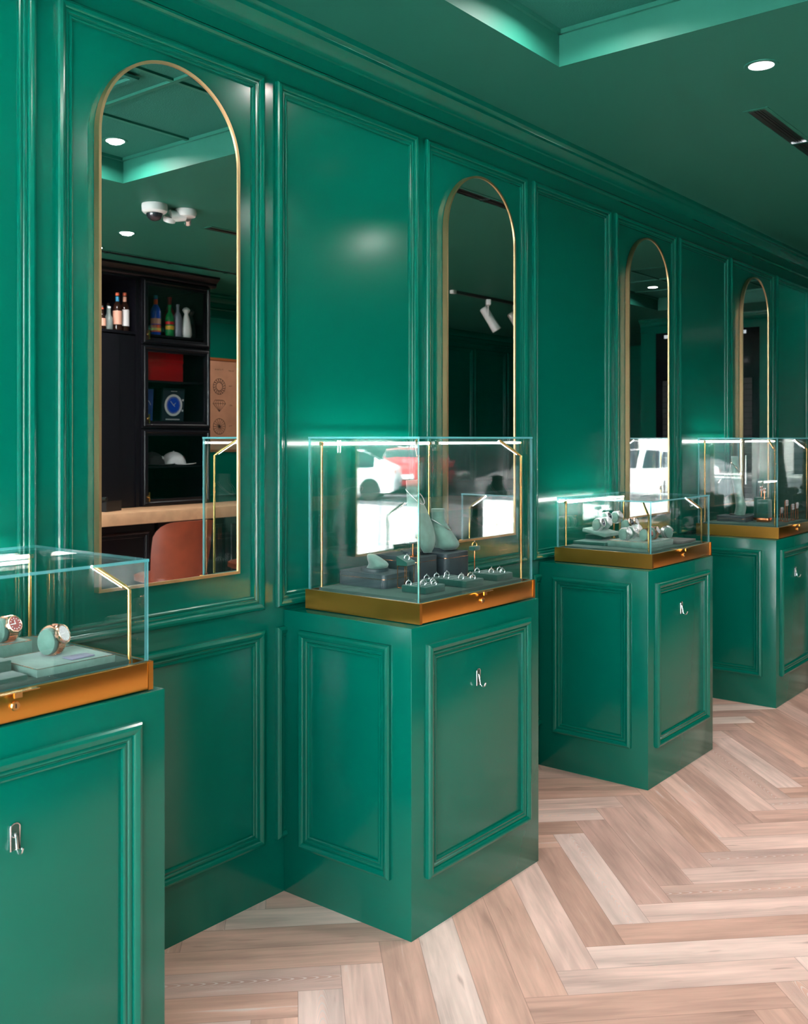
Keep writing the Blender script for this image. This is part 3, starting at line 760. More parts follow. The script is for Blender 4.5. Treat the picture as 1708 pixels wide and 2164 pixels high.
for i, (x, y, h, w) in enumerate(((5.705, -.435, .120, 'tallest copper rack with gem earrings, left in the farthest case'), (5.745, -.395, .075, 'low copper rack with gem earrings behind the tallest rack'), (5.820, -.432, .092, 'copper rack with white gem bracelets, second from the right edge'), (5.925, -.425, .095, 'copper rack with a pearl clip at the right edge of the farthest case'))):
    t = thing('jewellery_rack', w, 'jewellery rack', (x, y, DK), R(5), 'copper racks in the farthest case')
    m = MB(); a = .026
    m.tube([(-a, 0, .001), (-a, 0, h), (a, 0, h), (a, 0, .001)], .0026, 6); m.box(-a - .004, a + .004, -.014, .014, 0, .002); m.build('wire_frame', 'copper', t)
    m = MB()
    for k in range(4):
        xx = -a * .7 + k * a * .47
        for q in range(2 + (k + i) % 2): m.lathe([(.0005, -.008), (.0068, 0), (.0005, .008)], 7, mx=Matrix.Translation((xx, -.003, h - .004 - q * .010)))
    o = m.build('gem_jewellery', 'dial_white', None, (x, y, DK), smooth=0, rot=(0, 0, R(5)))
    tag(o, ['white gem earrings hanging on the tallest copper rack', 'white gem earrings hanging on the low copper rack', 'white gem bracelets hanging on the second rack from the right', 'pearl clip hanging on the copper rack at the right edge'][i], 'jewellery')

# ------------------------------------------------------------------ ceiling fittings
def downlight(x, y, z, label, e=8, r=.045, m='lamp_glow'):
    t = thing('ceiling_downlight', label, 'ceiling light', (x, y, z), group='round recessed ceiling lights')
    MB().loft([ell(0, 0, -.0005, r + .014, r + .014, 32), ell(0, 0, -.004, r + .012, r + .012, 32), ell(0, 0, -.003, r, r, 32), ell(0, 0, -.0006, r, r, 32)]).build('trim_ring', 'green_ceiling', t)
    MB().loft([ell(0, 0, -.0032, r * .98, r * .98, 32), ell(0, 0, -.0042, r * .9, r * .9, 32)]).build('lens', m, t)
    if e:
        L = lamp('lamp', 'AREA', (0, 0, -.012), e, (1, .95, .90), size=r * 1.3); L.data.shape = 'DISK'; L.parent = t; L.data.spread = R(160)
downlight(2.78, -.70, 2.868, 'round lamp in the near ceiling recess, close to the display wall', 8)
downlight(2.88, -1.90, 2.868, 'round lamp in the near ceiling recess, seen at the top left of the nearest mirror', 8)
downlight(1.05, -.70, 2.868, 'round lamp in the near ceiling recess, above the nearest case', 8)
downlight(1.05, -1.90, 2.868, 'round lamp in the near ceiling recess, overhead on the room side', 8)
downlight(3.52, -1.04, ZC, 'round white ceiling disc with glow added, near the dark air slot', 0, m='disc_painted_glow')  # white cover disc, no lamp; weak emission paints its brightness
downlight(3.845, -3.15, ZC, 'round lamp seen in the nearest mirror below the white cameras', 12)
downlight(3.93, -2.05, ZC, 'round lamp between the near recess and the track spotlights', 10)
downlight(4.93, -1.97, ZC, 'round lamp whose glow shows on the wide panel above the tall case', 22)
downlight(7.45, -.70, 2.868, 'round lamp in the far ceiling recess, close to the display wall', 6)
downlight(8.86, -1.85, 2.868, 'round lamp seen in the mirror behind the middle watch case', 5)
downlight(5.9, -3.9, ZC, 'unseen round lamp added to light the poster end of the bar', 11)  # added lamp, outside every mirror view, brightens poster and cabinet
downlight(4.0, -3.72, ZC, 'unseen round lamp added to light the open bottle shelf', 12)  # added lamp hidden past the mirror rim, brightens bottles and caps
def air_slot(x0, x1, y, label):
    t = thing('air_slot', label, 'air vent', (x0, y, ZC), group='dark linear air slots in the ceiling')
    L = x1 - x0
    MB().box(0, L, -.034, .034, -.0015, -.0002).build('slot_back', 'black_plastic', t, smooth=0)
    m = MB(); m.box(-.018, L + .018, -.050, -.034, -.003, -.0002); m.box(-.018, L + .018, .034, .050, -.003, -.0002); m.box(-.018, 0, -.034, .034, -.003, -.0002); m.box(L, L + .018, -.034, .034, -.003, -.0002)
    m.build('slot_frame', 'green_ceiling', t, smooth=0)
    m = MB(); m.box(0, L, -.004, .004, -.004, -.0015); m.box(0, L, -.014, -.010, -.003, -.0015); m.box(0, L, .010, .014, -.003, -.0015); m.build('vane', 'vane_dark', t, smooth=0)
    x = .55
    while x < L:
        MB().box(x - .007, x + .007, -.034, .034, -.006, -.0015).build('joint_clip', 'chrome', t, smooth=0); x += .55
air_slot(3.99, 6.2, -.86, 'dark air slot in the ceiling at the right edge of the photo')
air_slot(4.07, 5.4, -2.62, 'dark air slot seen in the nearest mirror beside the white sensor')
air_slot(3.6, 5.6, -3.80, 'long dark air slot just in front of the black bar cornice')
# dome camera and sensor
t = thing('dome_camera', 'white dome camera with a dark bubble on the ceiling', 'security camera', (3.477, -2.38, ZC))
MB().lathe([(.070, 0), (.072, -.012), (.070, -.040), (.060, -.050), (.048, -.052)], 32).build('housing', 'white_plastic', t)
MB().lathe([(.046, -.050), (.045, -.062), (.038, -.078), (.025, -.088), (.010, -.093), (.001, -.0935)], 28).build('dome', 'smoked_dome', t)
t = thing('turret_sensor', 'white swivel sensor beside the dome camera on the ceiling', 'security camera', (3.640, -2.36, ZC), R(15))
m = MB(); m.lathe([(.060, 0), (.062, -.02), (.055, -.04), (.03, -.046), (.001, -.047)], 28, mx=Matrix.Translation((.035, 0, 0)))
m.cyl((.03, 0, -.035), (-.055, -.01, -.045), .030, 20, r1=.036); m.build('housing', 'white_plastic', t)
MB().lathe([(.034, 0), (.037, .012), (.034, .030), (.001, .031)], 24, mx=Matrix.Translation((-.055, -.012, -.048)) @ Matrix.Rotation(R(150), 4, 'X')).build('eye_ball', 'white_plastic', t)
MB().cyl((.055, -.02, -.05), (.065, -.04, -.07), .02, 16).build('sensor_lens', 'chrome', t)
# ceiling grille in the near recess
t = thing('ceiling_grille', 'pale square grille in the near ceiling recess', 'air vent', (2.18, -1.30, 2.857))
frame_mb(MB(), -.24, .24, -.22, .22, lambda u, v, h: (u, v, -h - .0005), [(0, 0), (.004, .010), (.028, .010), (.034, 0)]).build('grille_frame', 'green_tile', t)
MB().box(-.20, .20, -.18, .18, -.004, -.001).build('grille_plate', 'green_ceiling', t)
# track lights
t = thing('light_track', 'white ceiling track seen in the second mirror', 'light track', (7.16, -2.95, ZC))
MB().box(0, 2.6, -.018, .018, -.026, -.0005, bev=.002).build('rail', 'ceramic_grey', t, smooth=0)
MB().box(-.05, .0, -.02, .02, -.032, -.0005, bev=.002).build('feed_end', 'white_plastic', t)
def spot(x, label):
    t = thing('track_spotlight', label, 'spotlight', (x, -2.95, ZC - .026), R(142), 'white track spotlights')
    MB().box(-.055, .055, -.022, .022, -.050, -.0003, bev=.004).build('adapter', 'white_plastic', t)
    MB().tube([(-.05, 0, -.16), (-.05, 0, -.065), (0, 0, -.052), (.05, 0, -.065), (.05, 0, -.16)], .005, 8).build('yoke', 'white_plastic', t)
    mx = Matrix.Translation((0, .03, -.10)) @ Matrix.Rotation(R(148), 4, 'X')
    MB().lathe([(.030, -.03), (.040, -.02), (.042, .12), (.046, .20), (.046, .215), (.036, .212), (.034, .19), (.001, .188)], 24, mx=mx).build('spot_body', 'white_plastic', t)
spot(7.69, 'white track spotlight at the centre of the second mirror'); spot(8.16, 'white track spotlight at the right rim of the second mirror')

# ------------------------------------------------------------------ black bar wall seen in the nearest mirror
YC = -4.10
def door(parent, x0, x1, z0, z1, glazed, handle_left=True):
    y = YC
    f = MB()
    f.box(x0, x0 + .05, y - .0, y + .022, z0, z1); f.box(x1 - .05, x1, y, y + .022, z0, z1); f.box(x0 + .05, x1 - .05, y, y + .022, z0, z0 + .05); f.box(x0 + .05, x1 - .05, y, y + .022, z1 - .05, z1)
    frame_mb(f, x0 + .012, x1 - .012, z0 + .012, z1 - .012, lambda u, z, h: (u, y + .022 + h, z), [(0, 0), (.004, .008), (.012, .008), (.018, 0)])
    d = f.build('door', 'black_lacquer', parent, smooth=30)
    if glazed: MB().box(x0 + .048, x1 - .048, y + .008, y + .012, z0 + .048, z1 - .048).build('door_pane', 'window_glass', d, smooth=0)
    else: MB().box(x0 + .049, x1 - .049, y + .004, y + .012, z0 + .049, z1 - .049).build('door_panel', 'black_lacquer', d, smooth=0)
    lx = x0 + .05 if handle_left else x1 - .05
    MB().lathe([(.006, 0), (.006, .012), (.010, .016), (.008, .022), (.001, .023)], 14, mx=Matrix.Translation((lx - .012, y + .022, z0 + .07)) @ Matrix.Rotation(R(-90), 4, 'X')).box(lx + .002, lx + .012, y + .022, y + .030, z0 + .035, z0 + .105).build('latch', 'gold', d)
    return d
tw = thing('glazed_cabinet', 'tall black cabinet with three glazed doors seen in the nearest mirror', 'cabinet', (0, 0, 0))
TX0, TX1 = 4.645, 5.33
m = MB(); m.box(TX0, TX0 + .03, YB + .01, YC, .9, 2.66); m.box(TX1 - .03, TX1, YB + .01, YC, .9, 2.66); m.box(TX0 + .03, TX1 - .03, YB + .01, YB + .03, .9, 2.66)
for z in (.905, 1.497, 2.145, 2.64): m.box(TX0 + .03, TX1 - .03, YB + .03, YC, z - .012 if z > 1 else .9, z + .012)
m.build('carcass', 'black_lacquer', tw, smooth=0)
sh = MB(); sh.box(TX0 + .03, TX1 - .03, YB + .03, YC - .01, 2.215, 2.232); sh.build('shelf', 'black_lacquer', tw, smooth=0)
MB().box(TX0 + .03, TX1 - .03, YB + .03, YC - .01, 1.86, 1.875).build('shelf', 'black_lacquer', tw, smooth=0)
MB().box(TX0 + .03, TX1 - .03, YB + .03, YC - .01, 1.55, 1.562).build('shelf', 'black_lacquer', tw, smooth=0)
MB().box(TX0 + .03, TX1 - .03, YB + .03, YC - .01, 1.195, 1.207).build('shelf', 'black_lacquer', tw, smooth=0)
for z0, z1 in ((2.150, 2.650), (1.505, 2.142), (.905, 1.495)): door(tw, TX0 + .012, TX1 - .012, z0, z1, True)
bc = thing('bottle_cabinet', 'black cabinet with an open bottle shelf above a plain tall door', 'cabinet', (0, 0, 0))
BX0 = 3.75
m = MB(); m.box(BX0, BX0 + .03, YB + .01, YC, .9, 2.66); m.box(TX0 - .033, TX0 - .003, YB + .01, YC, .9, 2.66); m.box(BX0 + .03, TX0 - .033, YB + .01, YB + .03, .9, 2.66); m.box(BX0 + .03, TX0 - .033, YB + .03, YC, 2.215, 2.235); m.box(BX0 + .03, TX0 - .033, YB + .03, YC, 2.64, 2.66)
m.build('carcass', 'black_lacquer', bc, smooth=0)
MB().box(BX0 + .035, TX0 - .18, YC - .02, YC - .002, .905, 2.205).build('door', 'black_lacquer', bc, smooth=0)
MB().box(TX0 - .178, TX0 - .035, YC - .03, YC - .012, .905, 2.205).build('side_panel', 'black_lacquer', bc, smooth=0)
cn = MB()
CP = [(0, 2.655), (.012, 2.662), (.018, 2.675), (.020, 2.69), (.035, 2.70), (.052, 2.715), (.06, 2.722), (.06, 2.738)]
cn.loft([[(3.7, YC + d, z) for d, z in CP] + [(3.7, YC - .3, 2.738), (3.7, YC - .3, 2.655)], [(TX1 + .06, YC + d, z) for d, z in CP] + [(TX1 + .06, YC - .3, 2.738), (TX1 + .06, YC - .3, 2.655)]])
tag(cn.build('cornice', 'black_lacquer'), 'black cornice along the top of the bar cabinets', 'cornice')
wt = MB().box(3.30, 7.4, -4.098, -3.66, .815, .90, bev=.003).build('worktop', 'oak'); tag(wt, 'long pale oak worktop in front of the black cabinets', 'worktop')
for i in range(6):
    x0 = 3.32 + i * .66; x1 = x0 + .65
    t = thing('base_cabinet', ['black base cabinet at the left end under the oak worktop', 'black base cabinet left of the brown chair', 'black base cabinet behind the brown chair', 'black base cabinet between the two brown chairs', 'black base cabinet right of the two brown chairs', 'black base cabinet at the right end under the oak worktop'][i], 'cabinet', (x0, -4.05, 0), group='black base cabinets under the worktop')
    MB().box(0, x1 - x0, -.04, .15, 0, .813).build('carcass', 'black_lacquer', t, smooth=0)
    f = MB(); f.box(.01, x1 - x0 - .01, .1505, .165, .06, .80)
    frame_mb(f, .06, x1 - x0 - .06, .12, .74, lambda u, z, h: (u, .165 + h, z)); f.build('door', 'black_lacquer', t, smooth=30)

def bottle(x, y, z, h, r, bmat, label, cap='cork_red', lab=None, lz=(.15, .5), shape=0, wrap=None):
    t = thing('bottle', label, 'bottle', (x, y, z), group='bottles on the black cabinet shelves')
    if shape == 0: p = [(r * .9, 0), (r, .01), (r, h * .58), (r * .8, h * .68), (r * .36, h * .78), (r * .34, h * .93), (r * .34, h * .94)]
    elif shape == 1: p = [(r * .8, 0), (r * 1.05, h * .1), (r, h * .3), (r * .7, h * .6), (r * .35, h * .78), (r * .4, h * .8), (r * .75, h * .9), (r * .5, h * .97), (.001, h)]
    else: p = [(r * .9, 0), (r, .01), (r * .95, h * .5), (r * .5, h * .62), (r * .4, h * .8), (r * .4, h * .95)]
    MB().lathe(p, 24).build('glass_body', bmat, t, smooth=50)
    if shape != 1: MB().lathe([(r * .42, h * .925), (r * .42, h * 1.0), (.001, h * 1.001)], 18).build('stopper', cap, t)
    if lab: MB().lathe([(r * 1.015, h * lz[0]), (r * 1.015, h * lz[1])], 24).build('label_band', lab, t)
    if wrap: MB().lathe([(r * .40, h * .76), (r * .40, h * .90)], 18).build('neck_wrap', wrap, t)
    return t
ZS = 2.235
bottle(4.560, -4.17, ZS, .295, .034, 'bottle_dark', 'dark bottle with a white label and orange stopper, right end of open shelf', lab='label_white', lz=(.14, .56), wrap='label_pink')
bottle(4.480, -4.15, ZS, .285, .034, 'bottle_dark', 'dark bottle with a pink label, second from right on open shelf', lab='label_pink', lz=(.16, .52), wrap='teal_cap')
bottle(4.570, -4.26, ZS, .20, .032, 'bottle_amber', 'amber bottle half hidden behind the pink and white labelled bottles', shape=2)
bottle(4.455, -4.23, ZS, .21, .027, 'bottle_clear', 'clear bottle with a dark neck, left of the pink labelled bottle', shape=2, cap='bottle_dark')
bottle(4.408, -4.15, ZS, .175, .028, 'bottle_clear', 'short clear bottle on the open shelf', shape=2, cap='label_white')
bottle(4.455, -4.31, ZS, .215, .026, 'bottle_clear', 'thin clear bottle at the back of the open shelf', shape=2, cap='bottle_dark')
bottle(4.345, -4.15, ZS, .16, .030, 'bottle_dark', 'dark bottle with a pink label at the mirror rim', lab='label_pink', shape=2)
ZS = 2.2325
b = bottle(4.862, -4.19, ZS, .315, .040, 'blue_ink', 'tall patterned bottle in blue, orange and red with a teal cap', cap='teal_cap', lab='orange_wrap', lz=(.08, .26), wrap='orange_wrap')
MB().lathe([(.0411, .315 * .28), (.0411, .315 * .42)], 24).build('label_band', 'label_pink', b)
MB().lathe([(.0412, .315 * .12), (.0412, .315 * .18)], 24).build('label_band', 'yellow_ink', b)
b = bottle(4.998, -4.19, ZS, .255, .036, 'bottle_green', 'green bottle with a red and yellow floral band', cap='bottle_green', lab='yellow_ink', lz=(.22, .34))
MB().lathe([(.0368, .255 * .38), (.0368, .255 * .47)], 24).build('label_band', 'red_box', b)
bottle(5.070, -4.18, ZS, .265, .034, 'bottle_grey', 'frosted grey bottle between the green and the white bottles', cap='bottle_grey')
bottle(5.148, -4.17, ZS, .250, .043, 'ceramic_white', 'curvy white ceramic bottle behind the upper glass door', shape=1)
bottle(5.250, -4.24, ZS, .250, .040, 'ceramic_grey', 'curvy grey ceramic bottle at the right of the upper glass door', shape=1)
b = bottle(5.105, -4.33, ZS, .34, .045, 'red_box', 'red bottle with a dripping wax neck at the back of the upper shelf', cap='red_box')
# red box, books
t = thing('gift_box', 'glossy red box on the middle shelf behind glass', 'box', (4.945, -4.32, 1.8755))
MB().box(-.22, .21, -.10, .10, 0, .225, bev=.002).build('box_body', 'red_box', t); MB().box(-.222, .212, -.102, .102, .15, .228, bev=.002).build('lid', 'red_box', t)
def book(x, label, cover, w, hh, big):
    t = thing('picture_book', label, 'book', (x, -4.25, 1.5623), 0, rot=(R(-4), 0, 0))
    MB().box(-w / 2, w / 2, -.02, .0, 0, hh, bev=.001).build('cover', cover, t, smooth=0)
    def disc(r0, r1, y, mk, nm, cx=0, cz=.13, par=None):
        rings = [[(cx + r * math.cos(2 * PI * j / 40), yy, cz + r * math.sin(2 * PI * j / 40)) for j in range(40)] for r, yy in ((r0, y), (r0, y + .001), (r1, y + .001), (r1, y))]
        return MB().loft(rings, cap=(r1 < .001)).build(nm, mk, t)
    if big:
        disc(.088, .068, .0, 'paper_white', 'printed_case'); disc(.069, .0005, .0, 'blue_ink', 'printed_dial')
        m = MB()
        for k in range(60):
            m.box(-.0008, .0008, .0011, .0016, .058, .064, mx=Matrix.Translation((0, 0, .13)) @ Matrix.Rotation(k * PI / 30, 4, 'Y'))
        for a, L in ((-45, .045), (50, .028), (130, .018)): m.box(-.002, .002, .0011, .0018, 0, L, mx=Matrix.Translation((0, 0, .13)) @ Matrix.Rotation(R(a), 4, 'Y'))
        m.box(.086, .10, .0, .0012, .165, .18); m.box(.086, .10, .0, .0012, .08, .095)
        for k in range(9): m.box(-.03 + k * .007, -.026 + k * .007, .0, .0008, .238, .244)
        for k in range(14): m.box(-.07 + k * .010, -.064 + k * .010, .0, .0008, .010, .020)
        m.build('printed_marks', 'paper_white', t, smooth=0)
    else:
        m = MB()
        for a, L in ((-130, .07), (50, .05), (-20, .03)): m.box(-.004, .004, .0002, .0012, 0, L, mx=Matrix.Translation((-.02, 0, .12)) @ Matrix.Rotation(R(a), 4, 'Y'))
        rings = [[(-.02 + r * math.cos(R(20 + 140 * j / 30)), yy, .10 + r * math.sin(R(20 + 140 * j / 30))) for j in range(31)] for r, yy in ((.078, .0), (.078, .001), (.074, .001))]
        m.loft(rings, cap=False, close=False); m.build('printed_marks', 'paper_white', t, smooth=0)
book(4.800, 'blue book with a close up watch dial, behind the middle glass door', 'blue_cover', .15, .255, False)
book(5.075, 'dark book with a white and blue watch on its cover', 'navy_cover', .215, .265, True)
# caps
def cap(x, y, fab, emb, label, rz):
    t = thing('baseball_cap', label, 'cap', (x, y, 1.2072), rz, 'caps on the lower shelf')
    rings = []
    for i in range(10):
        a = R(i * 9.6); rings.append([(.088 * math.cos(a) * math.cos(2 * PI * j / 28), .10 * math.cos(a) * math.sin(2 * PI * j / 28), .012 + .098 * math.sin(a)) for j in range(28)])
    MB().loft(rings).build('crown', fab, t, smooth=60)
    top = []; 
    for i in range(2):
        zz = .010 - i * .003
        top.append([((.070) * math.cos(a) * 1.0, .07 + .115 * math.sin(a), zz + .0 + .012 * (1 - abs(math.cos(a)))) for a in [PI * j / 20 for j in range(21)]] + [(-.07, .05, zz), (.07, .05, zz)])
    MB().loft(top).build('brim', fab, t, smooth=50)
    MB().tube([(.012 * math.sin(a) - .0, .091 - .008 * abs(math.cos(a)), .062 + .014 * math.cos(a)) for a in [2 * PI * j / 12 for j in range(12)]], .0018, 6, closed=True).tube([(0, .094, .050), (0, .088, .072)], .0018, 6).build('emblem', emb, t)
    MB().lathe([(.007, .108), (.006, .114), (.001, .115)], 12).build('button', fab, t)
cap(5.090, -4.26, 'white_fabric', 'ink', 'white baseball cap behind the lower glass door', R(-35))
cap(4.880, -4.26, 'dark_fabric', 'paper_white', 'black baseball cap with a pale emblem beside the white cap', R(-35))
# desk phone
t = thing('desk_phone', 'black desk phone on the oak worktop by the cabinets', 'phone', (4.23, -3.95, .9003), R(-20))
wedge(MB(), .09, .08, 0, .03, .075).build('phone_body', 'black_plastic', t, smooth=0)
MB().tube([(-.06, .06, .09), (-.062, .02, .088), (-.06, -.06, .055)], .016, 10).build('handset', 'black_plastic', t)
# poster
t = thing('diamond_poster', 'framed brown poster of cut diamond drawings, right of the glazed cabinet', 'poster', (6.20, YB + .0, 1.30))
PW, PHH = .45, .86
frame_mb(MB(), -PW, PW, 0, PHH, lambda u, z, h: (u, h, z), [(0, 0), (0, .018), (.022, .018), (.022, .004)]).build('frame', 'poster_frame', t)
MB().box(-PW + .018, PW - .018, .002, .008, .018, PHH - .018).build('paper', 'poster_paper', t, smooth=0)
def circ(cx, cz, r, n=24): return [(cx + r * math.cos(2 * PI * j / n), .009, cz + r * math.sin(2 * PI * j / n)) for j in range(n)]
for col, dx in enumerate((-.17, .20)):
    m = MB(); c = (dx, .60)
    m.tube(circ(dx, .60, .072), .0022, 4, closed=True); m.tube(circ(dx, .60, .038), .002, 4, closed=True)
    for j in range(16):
        a = 2 * PI * j / 16; m.tube([(dx + .038 * math.cos(a), .009, .60 + .038 * math.sin(a)), (dx + .072 * math.cos(a + .2), .009, .60 + .072 * math.sin(a + .2))], .003, 4)
    m.build('cut_drawing', 'ink', t, smooth=0)
    m = MB(); z = .425
    out = [(-.075, z + .02), (-.05, z + .05), (.05, z + .05), (.075, z + .02), (0, z - .055)]
    m.tube([(dx + a, .009, b) for a, b in out], .0025, 4, closed=True); m.tube([(dx - .075, .009, z + .02), (dx + .075, .009, z + .02)], .002, 4)
    for a in (-.045, -.015, .015, .045): m.tube([(dx + a, .009, z + .02), (dx, .009, z - .055)], .002, 4); m.tube([(dx + a, .009, z + .02), (dx + a * .6, .009, z + .05)], .0016, 4)
    m.build('cut_drawing', 'ink', t, smooth=0)
    m = MB(); m.tube(circ(dx, .235, .072), .0022, 4, closed=True)
    for j in range(16):
        a = 2 * PI * j / 16; m.tube([(dx, .009, .235), (dx + .07 * math.cos(a), .009, .235 + .07 * math.sin(a))], .0018, 4)
    m.build('cut_drawing', 'ink', t, smooth=0)
m = MB()
random.seed(3)
for (x, z, n) in ((-.22, .755, 7), (-.06, .750, 5), (.18, .755, 7), (-.055, .61, 3), (-.05, .43, 3), (-.055, .24, 3), (.31, .61, 3), (.32, .43, 3)):
    for k in range(n):
        xx = x + k * .014; pts = [(xx + random.uniform(-.002, .002), .009, z + random.uniform(-.006, .006)) for _ in range(4)]
        m.tube([(p[0] + i * .003, p[1], p[2]) for i, p in enumerate(pts)], .0012, 4)
m.build('handwriting', 'ink', t, smooth=0)
# chairs
def chair(x, y, rz, label):
    t = thing('desk_chair', label, 'chair', (x, y, 0), rz, 'brown leather chairs at the worktop')
    rings = []
    NU, NV = 20, 14
    def sp(u, v):
        # u -1..1 around, v 0..1 up ; back of chair at +y
        wv = .215 + .022 * math.sin(min(v * 1.3, 1) * PI / 2)
        a = u * R(72)
        cx = wv * math.sin(a) / math.sin(R(72)); cyy = .20 * math.cos(a) - .02 + .05 * v
        e = abs(u) ** 5
        z = .46 + (.40 - .10 * e) * v
        return Vector((cx, cyy, z))
    vs, fs = [], []
    for s in (0, 1):
        for j in range(NV + 1):
            for i in range(NU + 1):
                u = -1 + 2 * i / NU; v = j / NV; p = sp(u, v); q = Vector((p.x, p.y, 0)).normalized() * (.018 if s else -.012)
                vs.append(tuple(p + q))
    W = NU + 1; O = (NV + 1) * W
    for j in range(NV):
        for i in range(NU):
            a = j * W + i; fs.append((a, a + 1, a + 1 + W, a + W)); fs.append((O + a, O + a + W, O + a + 1 + W, O + a + 1))
    for i in range(NU):
        fs.append((i, O + i, O + i + 1, i + 1)); a = NV * W + i; fs.append((a, a + 1, O + a + 1, O + a))
    for j in range(NV):
        a = j * W; fs.append((a, a + W, O + a + W, O + a)); a = j * W + NU; fs.append((a, O + a, O + a + W, a + W))
    MB().add(vs, fs).build('backrest', 'brown_leather', t, smooth=60)
    m = MB(); sec = []
    for z, e in ((.43, -.03), (.44, 0), (.475, .0), (.485, -.02)):
        sec.append([((.225 + e) * math.copysign(abs(math.cos(a)) ** .6, math.cos(a)), -.03 + (.215 + e) * math.copysign(abs(math.sin(a)) ** .6, math.sin(a)), z) for a in [2 * PI * j / 32 for j in range(32)]])
    m.loft(sec).build('seat', 'brown_leather', t, smooth=50)
    for sx in (-1, 1):
        for sy in (-1, 1):
            MB().cyl((sx * .12, sy * .12 + .03, .44), (sx * .20, sy * .19 + .03, 0), .013, 10, r1=.009).build('leg', 'black_plastic' if sy < 0 else 'chrome', t)
chair(4.40, -3.38, 0, 'brown leather chair with its back to the nearest mirror')
chair(5.28, -3.42, R(-70), 'brown leather chair turned sideways further along the worktop')
print('part 1 ok')

# ------------------------------------------------------------------ outside
struct(MB().box(-11.9, X0 - .15, -34, 14, -.18, -.01).build('ground_pavement', 'concrete', smooth=0))
struct(MB().box(X0 - .15, 16, -9.5, YB - .15, -.18, -.012).build('ground_pavement_side', 'concrete', smooth=0))
struct(MB().box(-60, -11.9, -60, 30, -.6, -.38).build('ground_parking', 'asphalt', smooth=0))
struct(MB().box(-11.9, 30, -60, -34, -.6, -.38).build('ground_road', 'asphalt', smooth=0))
struct(MB().box(X0 - .15, X1 + .3, YB - .3, .3, 3.08, 3.5).build('ceiling_roof', 'outer_roof', smooth=0))
t = thing('building', 'pale low building across the parking lot', 'building', (-34, -16, -.38))
MB().box(-3, 0, -24, 24, 0, 4.5).build('wall', 'facade', t, smooth=0)
for k in range(9): MB().box(.0, .06, -21 + k * 5, -18 + k * 5, .3, 3.0).build('window', 'car_glass', t, smooth=0)
MB().box(-.2, .4, -24.2, 24.2, 4.5, 4.9).build('parapet', 'facade_dark', t, smooth=0)
def tree(x, y, label, s=1):
    t = thing('tree', label, 'tree', (x, y, -.38))
    MB().cyl((0, 0, 0), (0, 0, 2.2 * s), .16 * s, 10, r1=.10 * s).build('trunk', 'facade_dark', t)
    m = MB()
    for k in range(9):
        c = Vector((random.uniform(-1, 1), random.uniform(-1, 1), 2.9 + random.uniform(-.5, 1.2))) * s; r = random.uniform(.7, 1.2) * s
        m.lathe([(r * math.sin(PI * i / 8) + .001, -r * math.cos(PI * i / 8)) for i in range(9)], 12, mx=Matrix.Translation(c))
    m.build('crown', 'facade_dark', t, smooth=60)
tree(-29, -6, 'dark green tree left of the parked cars outside'); tree(-30, -24, 'dark green tree right of the parked cars outside', 1.1)
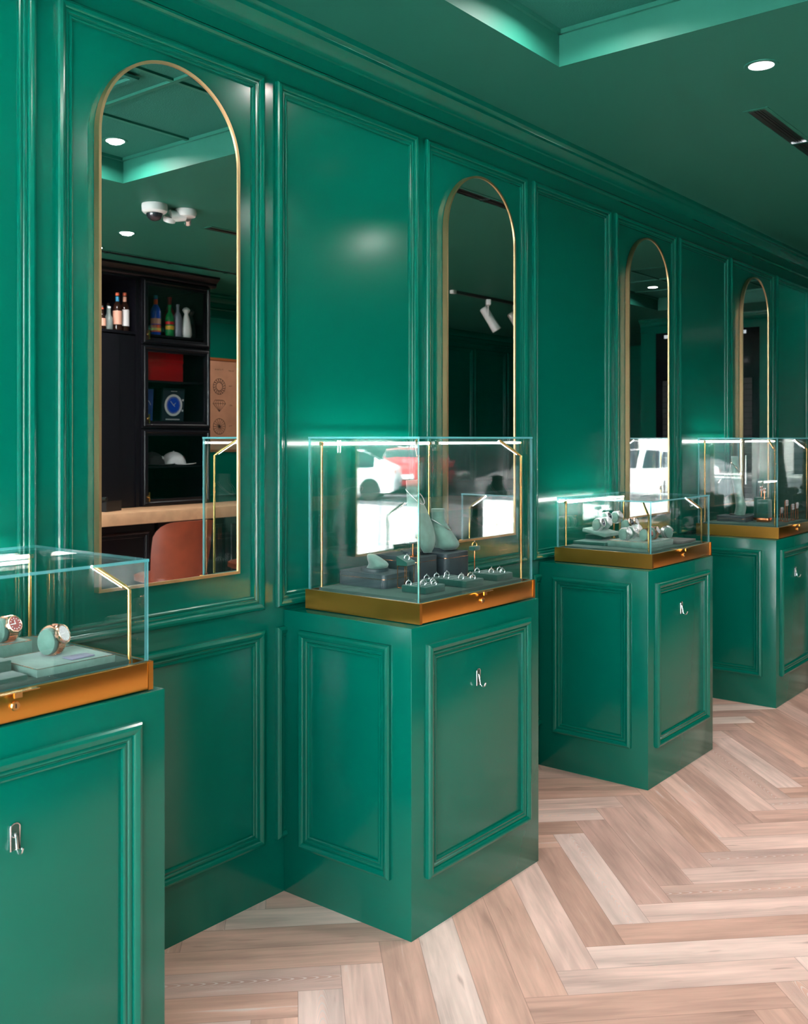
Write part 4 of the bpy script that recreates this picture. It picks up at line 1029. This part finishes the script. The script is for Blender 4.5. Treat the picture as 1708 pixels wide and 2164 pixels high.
def car(x, y, rz, paint, label, sc=1):
    t = thing('parked_car', label, 'car', (x, y, -.38), rz); t.scale = (sc, 1, 1)
    # along x, front +x : (x, sill, belt, halfwidth belt, roof z, roof halfwidth)
    S = [(-2.25, .45, .75, .62, .80, .56), (-2.15, .28, .92, .80, .98, .70), (-1.85, .22, .98, .86, 1.10, .66), (-1.1, .20, .95, .90, 1.42, .60), (-.3, .20, .93, .91, 1.47, .61), (.35, .20, .92, .91, 1.40, .60), (1.05, .20, .90, .90, 1.0, .68), (1.7, .22, .82, .86, .88, .66), (2.1, .28, .70, .78, .74, .60), (2.25, .40, .58, .60, .60, .5)]
    rings = []
    for s in resample([list(a) for a in S], 36):
        X, a, b, wb, c, wr = s
        rings.append([(X, -wb * .93, a), (X, -wb, (a + b) / 2), (X, -wb * .97, b), (X, -wr, c), (X, -wr * .5, c + .03), (X, wr * .5, c + .03), (X, wr, c), (X, wb * .97, b), (X, wb, (a + b) / 2), (X, wb * .93, a)])
    n = 10; vs = [p for r in rings for p in r]; fs = []; mi = []
    for i in range(len(rings) - 1):
        Xm = (rings[i][0][0] + rings[i + 1][0][0]) / 2
        for j in range(n):
            k = (j + 1) % n; fs.append((i * n + j, i * n + k, (i + 1) * n + k, (i + 1) * n + j))
            g = 0
            if j in (2, 6) and -1.45 < Xm < .75 and abs(Xm + .35) > .05: g = 1
            if j in (3, 4, 5) and (.42 < Xm < 1.0 or -1.75 < Xm < -1.2): g = 1
            mi.append(g)
    fs.append(tuple(range(n))); mi.append(0); fs.append(tuple((len(rings) - 1) * n + j for j in range(n))); mi.append(0)
    MB().add(vs, fs, mi).build('car_body', [paint, 'car_glass'], t, smooth=50)
    for xx in (-1.38, 1.38):
        for sy in (-1, 1):
            mx = Matrix.Translation((xx, sy * .80, .33)) @ Matrix.Rotation(R(90), 4, 'X')
            wl = MB().lathe([(.20, -.12), (.32, -.12), (.33, -.09), (.33, .09), (.32, .12), (.20, .12)], 28, mx=mx).build('wheel', 'tyre', t)
            h = MB(); h.lathe([(.20, -.10), (.20, .10)], 24, mi=1, mx=mx)
            for q in range(5):
                h.box(-.02, .02, 0, .20, -.115, .115, mx=mx @ Matrix.Rotation(q * 2 * PI / 5, 4, 'Z'))
            h.build('rim', ['silver', 'tyre'], wl, smooth=30)
    for sy in (-1, 1):
        MB().box(2.12, 2.20, sy * .62 - .12, sy * .62 + .12, .60, .72, bev=.02).build('headlamp', 'dial_white', t)
        MB().box(-2.22, -2.14, sy * .62 - .14, sy * .62 + .14, .78, .90, bev=.02).build('tail_lamp', 'red_paint', t)
        MB().box(.55, .75, sy * 1.0 - .06, sy * 1.0 + .06, .93, 1.05, bev=.02).build('wing_mirror', paint, t)
    MB().box(-2.29, -2.26, -.26, .26, .52, .66).build('number_plate', 'paper_white', t, smooth=0)
    MB().lathe([(.08, 0), (.08, .01), (.001, .011)], 20, mx=Matrix.Translation((-2.2, 0, .84)) @ Matrix.Rotation(R(-90), 4, 'Y')).build('badge', 'silver', t)
car(-17.45, -18.1, R(-58), 'car_white', 'white car parked outside, nearest the red car', .9)
car(-22.1, -19.1, R(-140), 'car_red', 'red car parked outside with its tail towards the shop')
car(-17.2, -11.0, R(-90), 'car_white', 'white car parked outside, seen in the mirror behind the middle watch case')
